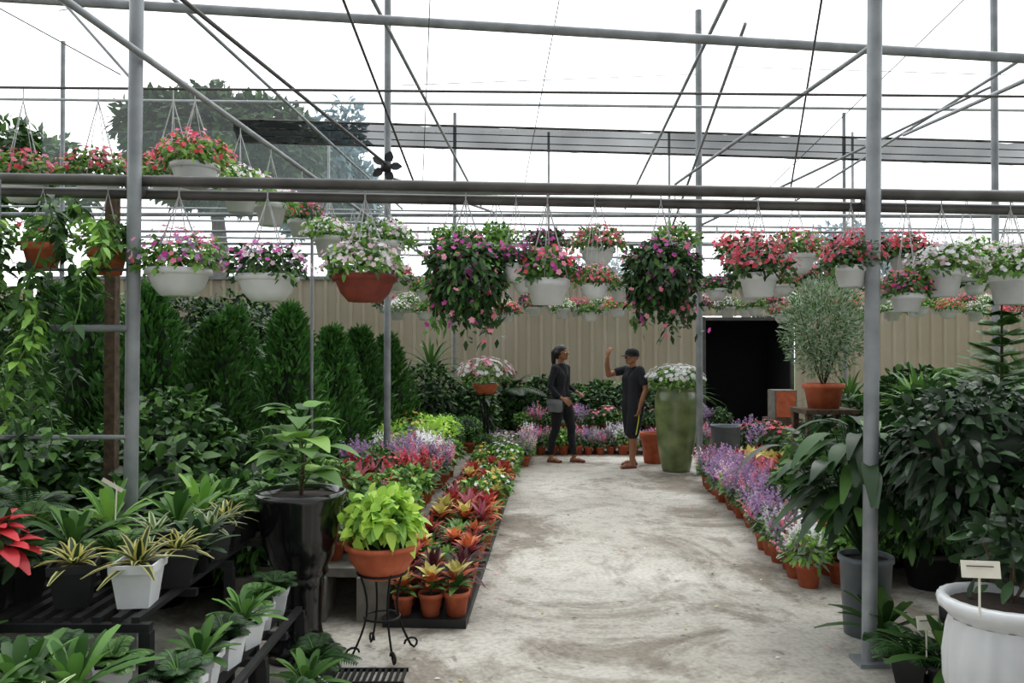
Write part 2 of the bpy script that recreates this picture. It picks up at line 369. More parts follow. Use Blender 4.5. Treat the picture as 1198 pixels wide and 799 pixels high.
# ------------------------------------------------------------------ steel frame
def pipe(name, pts, r, mat='steel', n=10): mb = MB(); tube(mb, pts, r, mat, n); return mb.obj(name)
def post(name, x, y, h, r, mat='steel', x2=None):
    mb = MB(); tube(mb, [(x, y, 0), (x if x2 is None else x2, y, h)], r, mat, 12)
    box(mb, (x, y, .01), (r*4, r*4, .02), mat); return mb.obj(name)
post('steel_post', -1.90, 4, 5.8, .034, 'steel', -1.86); post('steel_post', 1.77, 4.0, 5.8, .036, 'steel', 1.85)
post('steel_post', -1.18, 7.6, 5.8, .033); post('steel_post', 2.33, 10, 5.8, .042); post('steel_post', 4.82, 8, 5.8, .034)
post('steel_post', -6.17, 11, 5.8, .03); post('steel_post', 5.8, 14, 5.7, .03); post('steel_post', -1.0, 14, 5.7, .03)
post('thin_post', -1.62, 6.5, 2.75, .013); mb = MB(); box(mb, (-2.3, 4.62, 1.22), (.06, .06, 2.44), 'bark'); mb.obj('wooden_post')
zm = lambda x: 2.345-.018*x
mb = MB()
for dz, dy in ((.028, -.03), (-.03, .03)): tube(mb, [(-4.5, 4.07+dy, zm(-4.5)+dz), (4.5, 4.07+dy, zm(4.5)+dz)], .026, 'steeld', 10)
tube(mb, [(-4.5, 4.06, zm(-4.5)+.02), (4.5, 4.06, zm(4.5)+.02)], .02, 'steel', 8)
for x in (-1.89, 1.81): tube(mb, [(x-.03, 4.04, zm(x)), (x+.03, 4.04, zm(x))], .058, 'steeld', 10)
mb.obj('hanging_pipe')
pipe('roof_beam', [(-5, 6, 4.27), (5.5, 6, 3.64)], .036)
pipe('hanging_pipe', [(-5, 6, 2.75), (6, 6, 2.72)], .025, 'steel'); pipe('hanging_pipe', [(-6, 9, 3.08), (8, 9, 3.05)], .022, 'steel'); pipe('hanging_pipe', [(-6, 12, 3.15), (9, 12, 3.12)], .022, 'steel')
pipe('hanging_pipe', [(-4.5, 4.8, 3.14), (4.4, 4.8, 3.06)], .008, 'steeld')
pipe('hanging_rail', [(-1.92, 2, 3.0), (-1.21, 15, 3.0)], .018, 'steel')
for x in (1.45, -1.22, -2.72, 4.4): pipe('roof_purlin', [(x, 3, 4.2), (x+.0553*12, 15, 4.2)], .017)
pipe('roof_brace', [(1.81, 4, 3.08), (1.63, 8, 3.21)], .014); pipe('roof_brace', [(3.5, 4.6, 3.35), (4.4, 9, 3.97)], .018)
pipe('roof_brace', [(-1.88, 3.6, 3.45), (-1.16, 7.6, 3.29)], .014, 'steeld'); pipe('roof_brace', [(-1.10, 4.6, 3.9), (-.93, 8, 3.1)], .01, 'steeld')
pipe('roof_brace', [(1.9, 4.8, 3.9), (2.77, 8, 3.1)], .008, 'steeld'); pipe('roof_brace', [(-2.9, 4.4, 3.95), (-1.9, 4.02, 2.9)], .008)
pipe('roof_brace', [(1.75, 6, 4.0), (2.0, 10, 3.1)], .014); pipe('roof_brace', [(2.33, 10, 3.1), (4.82, 8, 4.2)], .014)
pipe('roof_brace', [(-1.18, 7.6, 3.2), (-.2, 9, 3.1)], .012)
for d, z, r in ((9, 4.3, .016), (12.5, 3.7, .015), (14, 3.45, .02), (15, 3.9, .02), (15, 3.3, .02), (15, 4.6, .02)):
    pipe('cross_pipe', [(-8, d, z+.1), (10, d, z-.1)], r, 'steel' if r > .021 else 'steell')
for x in (-3.5, 0.7, 3.0, 6.5): pipe('end_stud', [(x, 15.3, 0), (x, 15.3, 5.72)], .025, 'steell')
for i, (a_, b_) in enumerate((((-4.5, 5, 4.4), (-2.2, 4.5, 3.1)), ((-.4, 4.2, 4.2), (-.9, 8, 3.0)), ((.4, 5, 4.3), (.1, 9, 3.2)), ((3.3, 5, 4.2), (2.6, 9, 3.1)), ((-3.4, 6, 4.1), (-1.2, 7.6, 5.2)), ((2.3, 10, 5), (-1.1, 8, 4.2)), ((2.5, 10, 5.1), (5, 8, 4.3)))):
    pipe('stay_wire', [a_, b_], .004, 'steeld', 5)
mb = MB()
for i in range(5): a_ = i*1.26; leaves(mb, [(-1.18+.03*math.cos(a_), 7.5, 3.27+.03*math.sin(a_))], [(math.cos(a_), 0, math.sin(a_))], [(.3, -1, .3)], .12, .09, 0, 'bpot', 3, 'oval')
lathe(mb, [(0, 3.22), (.05, 3.23), (.05, 3.31), (0, 3.32)], 'bpot', 12, (-1.18, 7.5, 0)); tube(mb, [(-1.18, 7.5, 3.27), (-1.18, 7.6, 3.27)], .02, 'bpot')
mb.obj('ventilation_fan')
netm = film('shade_net', '24272a', .94, True)
mb = MB(); xs = np.linspace(-4.2, 9, 60); V = []
for t in range(7):
    q = t/6
    for i, x in enumerate(xs): V.append((x, 12+.25*q+.04*math.sin(i*2.1+t*1.7), 5.0-.029*(x+4)-.27*q+.015*math.sin(i*1.3+t*2)))
mb.add(V, [[t*60+i, t*60+i+1, t*60+61+i, t*60+60+i] for t in range(6) for i in range(59)], netm, True)
for q in (0, .35, .7, 1): tube(mb, [(-4.2, 12+.25*q, 5.01-.27*q), (9, 12+.25*q, 4.63-.27*q)], .018 if q in (0, 1) else .008, 'steeld')
mb.obj('shade_net')

# ------------------------------------------------------------------ hanging baskets
mb = MB()
for i in range(4):
    a_ = i*np.pi/2+.4; tube(mb, [(math.cos(a_), math.sin(a_), 0), (.02*math.cos(a_), .02*math.sin(a_), .85)], [.02, .02], 'wire', 4)
tube(mb, [(0, 0, .84), (0, 0, 1.0)], .03, 'wire', 5); HANG = mb.mesh('hanger')

def T_basket(pm, fls, lf='md', R=.16, H=.13, spread=.22, hgt=.15, nfl=60, nlf=520, trail=0, fr=.017, bowl=True):
    mb = MB()
    if bowl: prof = [(0, -H), (R*.55, -H), (R*.8, -H*.65), (R*.95, -H*.2), (R*.98, -.02), (R*1.06, -.02), (R*1.06, .012), (R*.97, .012), (R*.95, -.015)]
    else: prof = [(0, -H), (R*.72, -H), (R*.95, -.03), (R*1.06, -.03), (R*1.06, .012), (R*.97, .012), (R*.95, -.015)]
    lathe(mb, prof, pm, 24, ribs=24 if bowl else 0, amp=.012); lathe(mb, [(R*.96, -.012), (0, 0)], 'soil', 24)
    for j in range(6):
        a_ = j*1.05+rng.uniform(-.3, .3); rr = spread*.55; s_ = rng.uniform(.42, .62)
        blob(mb, nlf//6, (rr*math.cos(a_), rr*math.sin(a_), hgt*rng.uniform(.1, .45)), (spread*s_, spread*s_, hgt*.75), .045, .028, lf, -.45, .35)
    if trail:
        blob(mb, 700, (0, 0, -trail*.12), (spread*.98, spread*.98, trail*.55), .05, .03, lf, -1, .8, droop=.5)
        for j in range(15):
            a_ = j*2.4; ln = trail*rng.uniform(.35, 1.15); rr = spread*rng.uniform(.4, .95)
            t = np.linspace(0, 1, 6); C = np.stack([rr*np.cos(a_)*(.5+.5*np.sqrt(t)), rr*np.sin(a_)*(.5+.5*np.sqrt(t)), .06-(ln+.06)*t**1.5], -1); tube(mb, C, .003, 'md', 4, False)
            n_ = 90; q = rng.uniform(0, 1, n_); P = np.stack([rr*np.cos(a_)*(.5+.5*np.sqrt(q)), rr*np.sin(a_)*(.5+.5*np.sqrt(q)), .06-(ln+.06)*q**1.5], -1)+rng.normal(0, .028, (n_, 3)); o = sph(n_)
            leaves(mb, P, o-Z3*.3, o+Z3, .045*rng.uniform(.7, 1.2, n_), .028, .3, lf[j % len(lf)], 2, 'oval', .1, flat=True)
            flowers(mb, P[:9]*np.array([1.15, 1.15, 1]), P[:9]*np.array([1, 1, 0])+rng.normal(0, .08, (9, 3)), fr*1.1, fls[j % len(fls)])
    for m_ in fls:
        nn = nfl//len(fls); o = sph(nn, -.1)
        P = np.array([0, 0, hgt*.3])+o*np.array([spread*1.08, spread*1.08, hgt*1.05])*rng.uniform(.8, 1.12, (nn, 1))
        flowers(mb, P, o+Z3*.3+rng.normal(0, .3, o.shape), fr*rng.uniform(.7, 1.2, nn), m_)
    return mb.mesh('basket'), R
B = {
 'lavw': T_basket('wpot', ['fplp', 'fmag', 'flav', 'fpink'], ['md', 'lt'], nfl=190, hgt=.17),
 'magw': T_basket('wpot', ['fmag', 'fplp', 'flav'], ['dk', 'md'], nfl=150),
 'brw': T_basket('terrad', ['fplp', 'fwht', 'fplp'], ['md', 'lt'], nfl=170, hgt=.15),
 'trail': T_basket('wpot', ['fmag', 'fmag', 'fpink'], ['dk', 'md', 'dk'], R=.13, spread=.21, nfl=70, nlf=520, trail=.33, hgt=.13),
 'red': T_basket('wpot', ['fred', 'fred', 'fpink'], ['md', 'dk'], R=.11, H=.13, spread=.2, nfl=190, bowl=False, hgt=.15),
 'redw': T_basket('wpot', ['fred', 'fpink'], ['md', 'lt'], R=.14, spread=.22, nfl=180, hgt=.16),
 'wht': T_basket('wpot', ['fwht', 'fwht', 'fplp'], ['md', 'lt'], R=.12, H=.16, spread=.2, nfl=190, bowl=False, hgt=.13),
 'grn': T_basket('wpot', ['fpink'], ['md', 'lt'], R=.13, spread=.2, nfl=14, nlf=600),
 'plum': T_basket('wpot', ['fdp', 'fmag'], ['dk', 'md'], R=.12, spread=.18, nfl=110),
 'pnk': T_basket('wpot', ['fpink', 'fred', 'fmag'], ['md'], R=.12, spread=.18, nfl=130, bowl=False),
 'redpot': T_basket('terra', ['fred'], ['md', 'lt'], R=.1, H=.13, spread=.16, nfl=4, bowl=False, nlf=360),
}
def hang(k, x, y, z, zt, s=1., rz=None, parent=None):
    me, R = B[k]; o = put(me, 'hanging_flower_basket', (x, y, z), rng.uniform(0, 6) if rz is None else rz, s, parent)
    h = put(HANG, 'hanger', (0, 0, 0), 0, (R, R, (zt-z)/s), o); return o
for k, x, z, s in (('lavw', -1.69, 1.95, .95), ('magw', -1.24, 1.92, .92), ('brw', -.745, 1.92, .95), ('trail', -.235, 1.97, .95), ('pnk', .18, 1.9, .9), ('redw', .42, 1.88, .5),
                   ('trail', .755, 1.97, .88), ('plum', .02, 1.98, .6), ('red', 1.25, 1.93, .85), ('red', 1.72, 1.97, .75), ('pnk', 2.0, 1.83, .65), ('wht', 2.18, 1.95, .8), ('wht', 2.53, 1.92, .85), ('redpot', -2.05, 2.05, .9), ('redpot', -2.38, 2.08, .9), ('redpot', -2.75, 2.05, 1.)):
    hang(k, x, 4.07, z, zm(x)+.02, s)
for k, x, z, s in (('wht', -.95, 2.35, 1.1), ('wht', -1.37, 2.39, .9), ('grn', -.12, 2.33, .95), ('plum', .26, 2.3, .9), ('redw', .64, 2.3, .9), ('grn', 1.22, 2.33, .95), ('grn', -.44, 2.35, .8),
                   ('red', 1.73, 2.26, 1.), ('redw', 2.12, 2.25, 1), ('red', 2.56, 2.26, 1), ('red', 2.94, 2.25, 1.), ('wht', 3.4, 2.23, 1), ('wht', 3.74, 2.2, 1)):
    hang(k, x, 6, z, 2.75, s)
ks = ['red', 'wht', 'pnk', 'grn', 'redw', 'wht', 'plum', 'red']
for i in range(23): hang(ks[i*3 % 8], -1.3+i*.36, 9, 2.3+rng.uniform(-.08, .06), 3.07, .95)
for i in range(27): hang(ks[i*5 % 8], -1.9+i*.36, 12, 2.2+rng.uniform(-.06, .06), 3.13, .9)
for i in range(24): hang(['wht', 'pnk', 'red', 'wht', 'redw', 'grn'][i*5 % 6], -1.5+i*.36, 10.5, 2.06+rng.uniform(-.06, .06), 3.1, .8)
pipe('hanging_pipe', [(-5, 10.5, 3.11), (8.5, 10.5, 3.09)], .018, 'steel')
for k, d in zip(['redw', 'wht', 'wht', 'pnk', 'grn', 'grn', 'wht'], (4.5, 5.15, 5.7, 6.4, 7.1, 8., 9.3)): hang(k, -2.03+.0553*d, d, 2.58, 3.0, .9)
for k, x in (('redw', -2.93), ('redw', -2.48), ('redw', -2.03), ('wht', -3.4)): hang(k, x, 4.8, 2.57+rng.uniform(-.02, .02), 3.12, .9)

# ------------------------------------------------------------------ big foliage templates
def T_conifer(h, r, n=3800):
    mb = MB(); pot(mb, .16, .25, 'bpot'); hs = np.linspace(.22, h*.97, 9)
    pr = lambda z: r*np.sin(np.pi*np.clip((z-.1)/(h-.05), 0, 1)**.62)**.75
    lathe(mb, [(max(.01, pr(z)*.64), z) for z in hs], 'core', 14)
    z = rng.uniform(.2, h, n)**1.0; a_ = rng.uniform(0, 6.283, n); R = pr(z)*rng.uniform(.64, 1.1, n)*(1+.2*np.sin(a_*5+z*9)*np.sin(z*13+a_*2))
    o = np.stack([np.cos(a_), np.sin(a_), 0*a_], -1); P = o*R[:, None]+z[:, None]*Z3
    leaves(mb, P, o*.6+Z3*.8+rng.normal(0, .35, (n, 3)), o+rng.normal(0, .6, (n, 3)), .085*rng.uniform(.6, 1.3, n), .026, 0, 'con', 3, 'oval', .1, flat=True)
    return mb.mesh('conifer')
def T_shrub(h, R, lms, n=1500, L=.11, W=.05, pm='bpot', core=True, droop=.3, shape='oval', seg=3, flat=False):
    mb = MB(); pot(mb, R*.45, .28, pm); tube(mb, [(0, 0, .2), (.02, 0, h*.6)], .02, 'bark')
    for i in range(7): a_ = i*.9; tube(mb, [(0, 0, h*.3), (R*.6*math.cos(a_), R*.6*math.sin(a_), h*.7)], [.012, .005], 'bark', 5)
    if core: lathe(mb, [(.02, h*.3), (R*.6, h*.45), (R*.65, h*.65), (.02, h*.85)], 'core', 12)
    blob(mb, n, (0, 0, h*.62), (R, R, h*.4), L, W, lms, -.95, .55, shape, seg, flat, droop)
    return mb.mesh('shrub')
def T_palm(h, n, L, W, lm, e0=-10, e1=80, droop=.4, pm='bpot'):
    mb = MB(); pot(mb, .14, .25, pm); tube(mb, [(0, 0, .2), (0, 0, h)], .025, 'bark')
    rosette(mb, n, (0, 0, h), L, W, e0, e1, droop, lm, 'strap', 5); return mb.mesh('dracaena')
def T_feather(h, n, L, lm):
    mb = MB(); pot(mb, .16, .25, 'bpot'); tube(mb, [(0, 0, .2), (0, 0, h)], .02, 'bark')
    for i in range(n): frond(mb, (0, 0, h-.1*rng.random()), i*2.4, L*rng.uniform(.7, 1.1), rng.uniform(.4, 1.3), .55, .2, .022, lm, 22)
    return mb.mesh('palm')
C1 = T_conifer(2.0, .36); C2 = T_conifer(1.8, .33)
S1 = T_shrub(1.5, .5, ['dk', 'md']); S2 = T_shrub(1.2, .45, ['dk', 'dk', 'md'], L=.13, W=.06, n=1700); S3 = T_shrub(2.3, .7, ['vdk', 'dk', 'md'], n=2200); S4 = T_shrub(.9, .38, ['md', 'lt'], n=900, L=.11, W=.05); S5 = T_shrub(.95, .4, ['md', 'dk'], n=900, L=.12, W=.055)
P1 = T_palm(.9, 44, .6, .045, 'md'); P2 = T_palm(.7, 50, .6, .04, 'dk', -20, 85, .5); P3 = T_palm(.85, 50, .55, .035, 'lt', -10, 85, .5); F1 = T_feather(.8, 16, .9, 'dk'); F2 = T_feather(.6, 20, .75, 'md')

for me, x, y, s in ((C1, -2.88, 6.4, 1.02), (C2, -2.28, 6.2, .98), (C1, -1.85, 6.7, .95), (C2, -1.72, 7.7, .97), (C1, -2.5, 7.2, .95), (C2, -1.62, 8.6, .98), (C2, -1.45, 9.4, .95), (C1, -3.5, 6.6, 1.05), (C2, -2.35, 8.6, 1.05), (C1, -4.1, 7.2, 1.05)):
    put(me, 'potted_conifer', (x, y, 0), rng.uniform(0, 6), s)
for i in range(26):
    x = rng.uniform(-8, -3.3); y = rng.uniform(7.6, 14.3); put([S3, S1, F1, S3][i % 4], 'potted_shrub', (x, y, 0), rng.uniform(0, 6), rng.uniform(.85, 1.1))
for i in range(7): put([S2, S4, S1][i % 3], 'potted_shrub', (-4.4+i*.4+rng.normal(0, .06), 5.5+rng.uniform(-.15, .2), 0), rng.uniform(0, 6), .85)
for x, y, me, s in ((-2.15, 4.95, S5, 1.05), (-1.75, 5.3, S5, 1.0), (-1.55, 4.9, S2, .66), (-2.6, 5.0, S2, .85), (-3.0, 4.75, S2, .9), (-1.3, 5.6, S4, .85), (-1.75, 5.85, S2, .8), (-3.3, 4.2, S2, 1)):
    put(me, 'potted_shrub', (x, y, 0), rng.uniform(0, 6), s)
for x, y, me, s in ((-1.9, 12.5, P2, 1.4), (-1.3, 12.8, P1, 1.4), (-.7, 12.6, P2, 1.35), (-.1, 13, F1, 1.1), (.5, 13.4, S2, .9), (1.0, 13.6, S2, .8), (1.5, 13.5, S2, .85), (2.0, 13.5, S2, .85), (2.6, 13.6, F2, 1.2), (3.0, 13.4, P1, .9),
                    (-2.4, 11.5, F1, 1.2), (-1.2, 11.6, S1, .9), (-.6, 11.9, S2, .85), (-3, 10.3, F1, 1.2), (.1, 13.0, S2, .8), (.8, 13.1, S2, .75), (1.4, 13.1, S2, .75), (2.1, 13.1, S2, .75), (-1.9, 10.6, S1, .9)):
    put(me, 'potted_shrub', (x, y, 0), rng.uniform(0, 6), s)
for x, y, me, s in ((5.9, 12.5, S2, .9), (6.6, 12, F2, 1.5), (5.6, 10.7, S4, 1.1), (6.4, 10, P1, 1.25), (7.4, 11, F1, 1.3), (4.0, 8.0, P3, 1.15), (4.7, 7.4, F2, 1.4), (3.55, 7.0, P1, 1.15), (4.25, 6.2, P3, 1.2), (3.3, 6.2, S2, 1.05), (3.6, 5.5, F2, 1.25), (4.3, 5.2, S1, 1.0),
                    (5.4, 8.6, F1, 1.35), (3.3, 8.6, S4, .85), (3.3, 7.9, S2, .9), (2.62, 6.35, S5, 1.0), (2.4, 6.55, S5, .72), (3.9, 9.3, P1, 1.05), (4.8, 9.6, S2, 1.1), (2.95, 6.45, S2, .82), (2.75, 5.85, S2, .8), (2.75, 5.3, S2, .9), (5.2, 6.6, S1, 1.1), (3.25, 4.85, S2, 1.0), (5.6, 7.5, P3, 1.35), (3.75, 6.9, P2, 1.35), (5.0, 10.4, P3, 1.1), (6.6, 8.8, P1, 1.3), (4.9, 5.9, F2, 1.4), (3.4, 9.3, S4, .7)):
    put(me, 'potted_shrub', (x, y, 0), rng.uniform(0, 6), s)
mb = MB(); pot(mb, .17, .3, 'terra'); tube(mb, [(0, 0, .2), (0, 0, 1.85)], [.025, .006], 'bark')
for lv in range(13):
    z = .75+lv*.085; Lb = .66-.046*lv
    for j in range(5): frond(mb, (0, 0, z), j*1.257+lv*.83, Lb*rng.uniform(.8, 1.05), rng.uniform(.3, .6), .2, .085, .018, ['md', 'con'][j % 2], 26)
mb.obj('norfolk_pine', (3.75, 6.15, .25), 0, .93)
mb = MB(); box(mb, (3.75, 6.15, .235), (.6, .6, .03), 'block')
for dx in (-.25, .25): box(mb, (3.75+dx, 6.15, .11), (.1, .5, .22), 'block')
mb.obj('plant_stand')

def tree(name, x, y, zc, R, n, lm, L=.3, W=.14):
    mb = MB(); tube(mb, [(0, 0, 0), (.2, 0, zc*.6), (0, 0, zc)], [.25, .2, .08], 'bark', 8)
    for i in range(15): o = sph(1, -.7)[0]; blob(mb, n//15, np.array([0, 0, zc])+o*np.array(R)*.68, np.array(R)*.42, L, W, lm, -1, .3)
    mb.obj(name, (x, y, 0))
tree('tree', -6.9, 18.5, 6.0, (2.5, 1.5, 1.5), 13000, ['tre', 'dk', 'tre'])
tree('tree', -11.5, 17.5, 5, (2.2, 1.5, 1.5), 4000, ['tre', 'md'])
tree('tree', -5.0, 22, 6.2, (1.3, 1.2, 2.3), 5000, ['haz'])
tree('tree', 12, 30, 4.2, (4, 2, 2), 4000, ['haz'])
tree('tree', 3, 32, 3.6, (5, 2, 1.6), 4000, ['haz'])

# ------------------------------------------------------------------ low beds
mb = MB()
for d0, d1 in ((4.5, 5.7), (5.75, 6.95), (7., 8.2), (8.25, 9.4), (9.45, 10.6)):
    c = .0553*(d0+d1)/2; box(mb, (-.74+c, (d0+d1)/2, .025), (.47, d1-d0, .05), 'bpot', rz=-.055)
mb.obj('seedling_tray')
ZT = .05
bed('bromeliad_bed', [CD3, CD1, CD3, CR1], -.96, -.5, 4.5, 4.98, ZT, .15, .16, 1.05)
bed('bromeliad_bed', [NE1, CD1, CR2, NE3, CR1, NE6], -.96, -.5, 5, 5.9, ZT, .15, .16, 1.1)
bed('bromeliad_bed', [CR4, NE1, CD2, CR1, NE5, NE6], -.96, -.5, 5.9, 7, ZT, .15, .16, 1.15)
bed('bromeliad_bed', [NE5, NE2, CR4, BU6, NE6, CR1], -.96, -.5, 7, 8.6, ZT, .16, .17, 1.15)
bed('flower_bed', [NE4, BU2, BU6, BU3, NE5, CR1, NE6, NE2, CR4], -.96, -.5, 8.6, 10.6, ZT, .17, .18, 1.1)
mb = MB(); c = .0553*7.4
box(mb, (-1.42+c, 7.4, .27), (.86, 5.5, .05), 'block', rz=-.055)
for d in np.arange(4.75, 10.2, .9):
    for u in (-1.78, -1.42, -1.06): box(mb, (u+.0553*d, d, .125), (.18, .3, .25), 'block')
mb.obj('concrete_block_bench')
bed('potted_foliage_bed', [BU5, NE6, CR3, FE1, NE1], -1.83, -1.02, 4.75, 5.5, .295, .2, .2, .95)
bed('potted_foliage_bed', [CD1, CR2, NE3, CD2, BU7, NE6, CR3], -1.83, -1.02, 5.5, 6.4, .295, .18, .18, 1.1)
bed('celosia_bed', [PLR, CD2, BU7, NE1, PL2, BU8, NE6], -1.83, -1.02, 6.4, 7.1, .295, .18, .18, 1.05)
bed('celosia_bed', [PL1, PL3, PL2, BU7, NE6, PL4], -1.83, -1.02, 7.1, 8.1, .295, .18, .18, 1.15)
bed('coleus_bed', [BU1, BU1, BU2, BU7], -1.83, -1.25, 8.1, 9.6, .295, .2, .2, 1.5)
for x, y, s in ((-1.0, 8.6, 1.), (-.72, 9.0, 1.1), (-1.1, 9.3, 1.1), (-.8, 9.7, 1.2), (-.55, 9.9, 1.1), (-1.2, 10.1, 1.2), (-.35, 10.6, 1.1), (-.85, 10.5, 1.2), (-1.3, 11, 1.3)): put(BALL, 'potted_boxwood_ball', (x, y, .295 if y < 10.1 and x < -.5 else 0), 0, s)
bed('lavender_row', [PL1, PL3, PL2, PL4, BU7], -.5, 2.3, 11.9, 12.2, 0, .17, .15, 1.15)
bed('flower_bed', [BU6, BU3, PL3, BU2], -1.0, -.35, 10.7, 11.9, 0, .18, .2, 1.05)
bed('lavender_row', [PL1, BU5, PL2, BU7, BU4], -.6, 2.6, 12.25, 12.5, .25, .22, .2, 1.3)
mb = MB(); box(mb, (1.7, 12.4, .235), (3.3, .28, .03), 'block')
for x in (.1, .9, 1.7, 2.5, 3.3): box(mb, (x, 12.4, .11), (.1, .2, .22), 'block')
mb.obj('concrete_block_bench')
bed('lavender_bed', [PL1, PL2, PL1, PL3, PL1], 1.62, 2.02, 6.4, 9.3, 0, .19, .19, 1.2)
bed('lavender_bed', [PL1, PL2, PL4, PL1, PL2, BU7], 1.5, 1.78, 5.2, 6.4, 0, .19, .2, 1.15)
bed('croton_bed', [CR4, CR1, CD2, CR2, CR4, BU7], 1.8, 2.2, 5.3, 6.4, 0, .19, .19, 1.3)
bed('croton_bed', [CR4, CR1, NE4, CD2, CR4, CR1], 2.0, 2.5, 6.4, 9.6, 0, .19, .19, 1.45)
bed('lavender_bed', [BU8, BU8, BU4, PL1, CR1], 2.6, 3.6, 10.6, 11.4, 0, .25, .25, 1.6)

# ------------------------------------------------------------------ hero objects
mb = MB()
W_ = 1.13
lathe(mb, [(r*W_, z) for r, z in [(0, 0), (.155, 0), (.165, .03), (.14, .06), (.10, .10), (.092, .16), (.10, .34), (.105, .40), (.125, .42), (.12, .45), (.145, .50), (.175, .62), (.185, .76), (.2, .80), (.205, .835), (.185, .835), (.175, .8)]], 'gloss', 40)
lathe(mb, [(.2, .8), (0, .81)], 'soil', 30)
tube(mb, [(0, 0, .8), (.01, .01, 1.0), (-.02, 0, 1.2)], [.012, .01, .007], 'bark', 6)
for i in range(26):
    a_ = i*2.4; e = rng.uniform(.2, 1.1); d = np.array([math.cos(a_)*math.cos(e), math.sin(a_)*math.cos(e), math.sin(e)]); Ls = rng.uniform(.06, .17); b0 = np.array([0, 0, .84+.36*i/26])
    p1 = b0+d*Ls; tube(mb, [b0, b0+d*Ls*.5, p1], .005, 'md', 5)
    leaves(mb, [p1], [d*np.array([1, 1, .2])+np.array([0, 0, .15])], [Z3+d*.3], rng.uniform(.15, .21), rng.uniform(.11, .16), .45, 'md' if i % 3 else 'lt', 5, 'heart', .15)
mb.obj('black_pedestal_planter', (-1.08, 4.12, 0))
mb = MB()
lathe(mb, [(0, .40), (.09, .40), (.12, .43), (.165, .50), (.175, .545), (.19, .55), (.19, .575), (.17, .575), (.165, .55)], 'terra', 36, ribs=36, amp=.01); lathe(mb, [(.168, .555), (0, .565)], 'soil')
blob(mb, 330, (0, 0, .68), (.19, .19, .17), .08, .055, ['lime', 'lime', 'lt'], -.5, .3, 'heart', 4, False, .35)
lathe(mb, [(.02, .56), (.1, .62), (.12, .7), (.02, .78)], 'md', 12)
o = mb.obj('lime_coleus_bowl', (-.66, 4.1, 0))
mb = MB()
th = np.linspace(0, 2*np.pi, 25)
for R, z in ((.125, .425), (.09, .2)): tube(mb, np.stack([R*np.cos(th), R*np.sin(th), 0*th+z], -1), .006, 'iron', 6)
for i in range(4):
    a_ = i*np.pi/2+.5; h = np.array([math.cos(a_), math.sin(a_), 0]); pts = []
    for t in np.linspace(0, 1, 10): pts.append(h*(.125-.06*math.sin(t*math.pi)+.03*t)+Z3*(.45-.42*t))
    for t in np.linspace(0, 1.5*math.pi, 9): pts.append(h*(.155+.035*math.sin(t))+Z3*(.03+.0+.035*(1-math.cos(t))*.8-.02*(t > 0)))
    pts = np.array(pts); pts[:, 2] = np.maximum(pts[:, 2], .007); tube(mb, pts, .006, 'iron', 6)
mb.obj('wrought_iron_stand', (-.66, 4.1, 0))
mb = MB()
for i in range(12): box(mb, (-.85+.006+i*.03, 3.82, .008), (.012, .16, .016), 'iron')
for y in (3.74, 3.90): box(mb, (-.685, y, .008), (.37, .012, .016), 'iron')
mb.obj('drain_grate')

def bench(name, x0, x1, y0, y1, z, mat='bpot'):
    mb = MB()
    for x in np.arange(x0, x1+.001, .07): box(mb, (x, (y0+y1)/2, z-.01), (.03, y1-y0, .02), mat)
    for y in np.arange(y0, y1+.01, (y1-y0)/4): box(mb, ((x0+x1)/2, y, z-.035), (x1-x0+.03, .03, .03), mat)
    for x in (x0, x1):
        for y in (y0, (y0+y1)/2, y1): box(mb, (x, y, (z-.05)/2), (.04, .04, z-.05), mat)
    mb.obj(name)
def pl(me, name, x, y, z, s=1., rz=None): put(me, name, (x, y, z), rng.uniform(0, 6) if rz is None else rz, s)
bench('plant_bench', -2.95, -1.3, 2.87, 4.55, .6)
bench('plant_bench', -1.2, -.98, 2.6, 3.75, .36)
bench('plant_bench', -2.25, -1.26, 2.15, 2.80, .40)
pl(VA2, 'variegated_bromeliad_in_white_pot', -1.40, 3.02, .6, 1.02, .1)
for i, y in enumerate((3.27, 3.47, 3.67, 3.87, 4.08, 4.28, 4.46)): pl([VA1, NS3, VA3, VA1, FE1, NS2, FE1][i], 'variegated_bromeliad', -1.37+rng.normal(0, .01), y, .6, [.95, .7, .95, .95, .95, .75, .95][i])
for x, y, me, s in ((-1.64, 3.02, VA1, 1), (-1.62, 3.3, FE1, .9), (-1.88, 3.1, FE2, .9), (-1.6, 3.6, VA3, .9), (-1.88, 3.45, NS2, .9), (-2.15, 3.2, NS3, .9), (-2.15, 3.6, FE1, 1.1), (-1.62, 3.9, NS2, .9), (-1.9, 3.8, NS1, .95), (-1.62, 4.2, NS1, .9), (-2.0, 4.2, NS2, 1.0), (-2.4, 3.4, FE1, 1.1), (-2.4, 4.0, FE2, 1.2), (-2.7, 3.7, FE2, 1.2), (-1.6, 4.45, NS2, .85), (-2.45, 3.05, FE2, 1), (-2.75, 3.2, FE2, 1.1), (-2.75, 4.2, FE1, 1.2)):
    pl(me, 'potted_fern', x, y, .6, s)
FW = T_fern('dk', 'wpot', .2, 18); FB = T_fern('dk', 'bpot', .24, 20); NW = T_nest('md', 'wpot', .2, .04); FG = T_fern('md', 'wpot', .2, 18)
for x, y, me, s in ((-1.08, 3.66, FW, .9), (-1.09, 3.46, FG, .9), (-1.08, 3.25, NW, .9), (-1.09, 3.05, FW, .9), (-1.1, 2.85, NW, .9), (-1.1, 2.66, FW, .9)):
    pl(me, 'potted_fern', x, y, .36, s)
for x in (-1.34, -1.54, -1.74, -1.94, -2.14):
    for y, me in ((2.70, FB), (2.48, NS3 if x > -1.8 else FE2), (2.27, VA3 if x > -1.6 else FB)): pl([me, FG, NS2][int(rng.choice([0, 0, 0, 1, 2]))], 'potted_fern', x+rng.normal(0, .01), y, .40, .85)
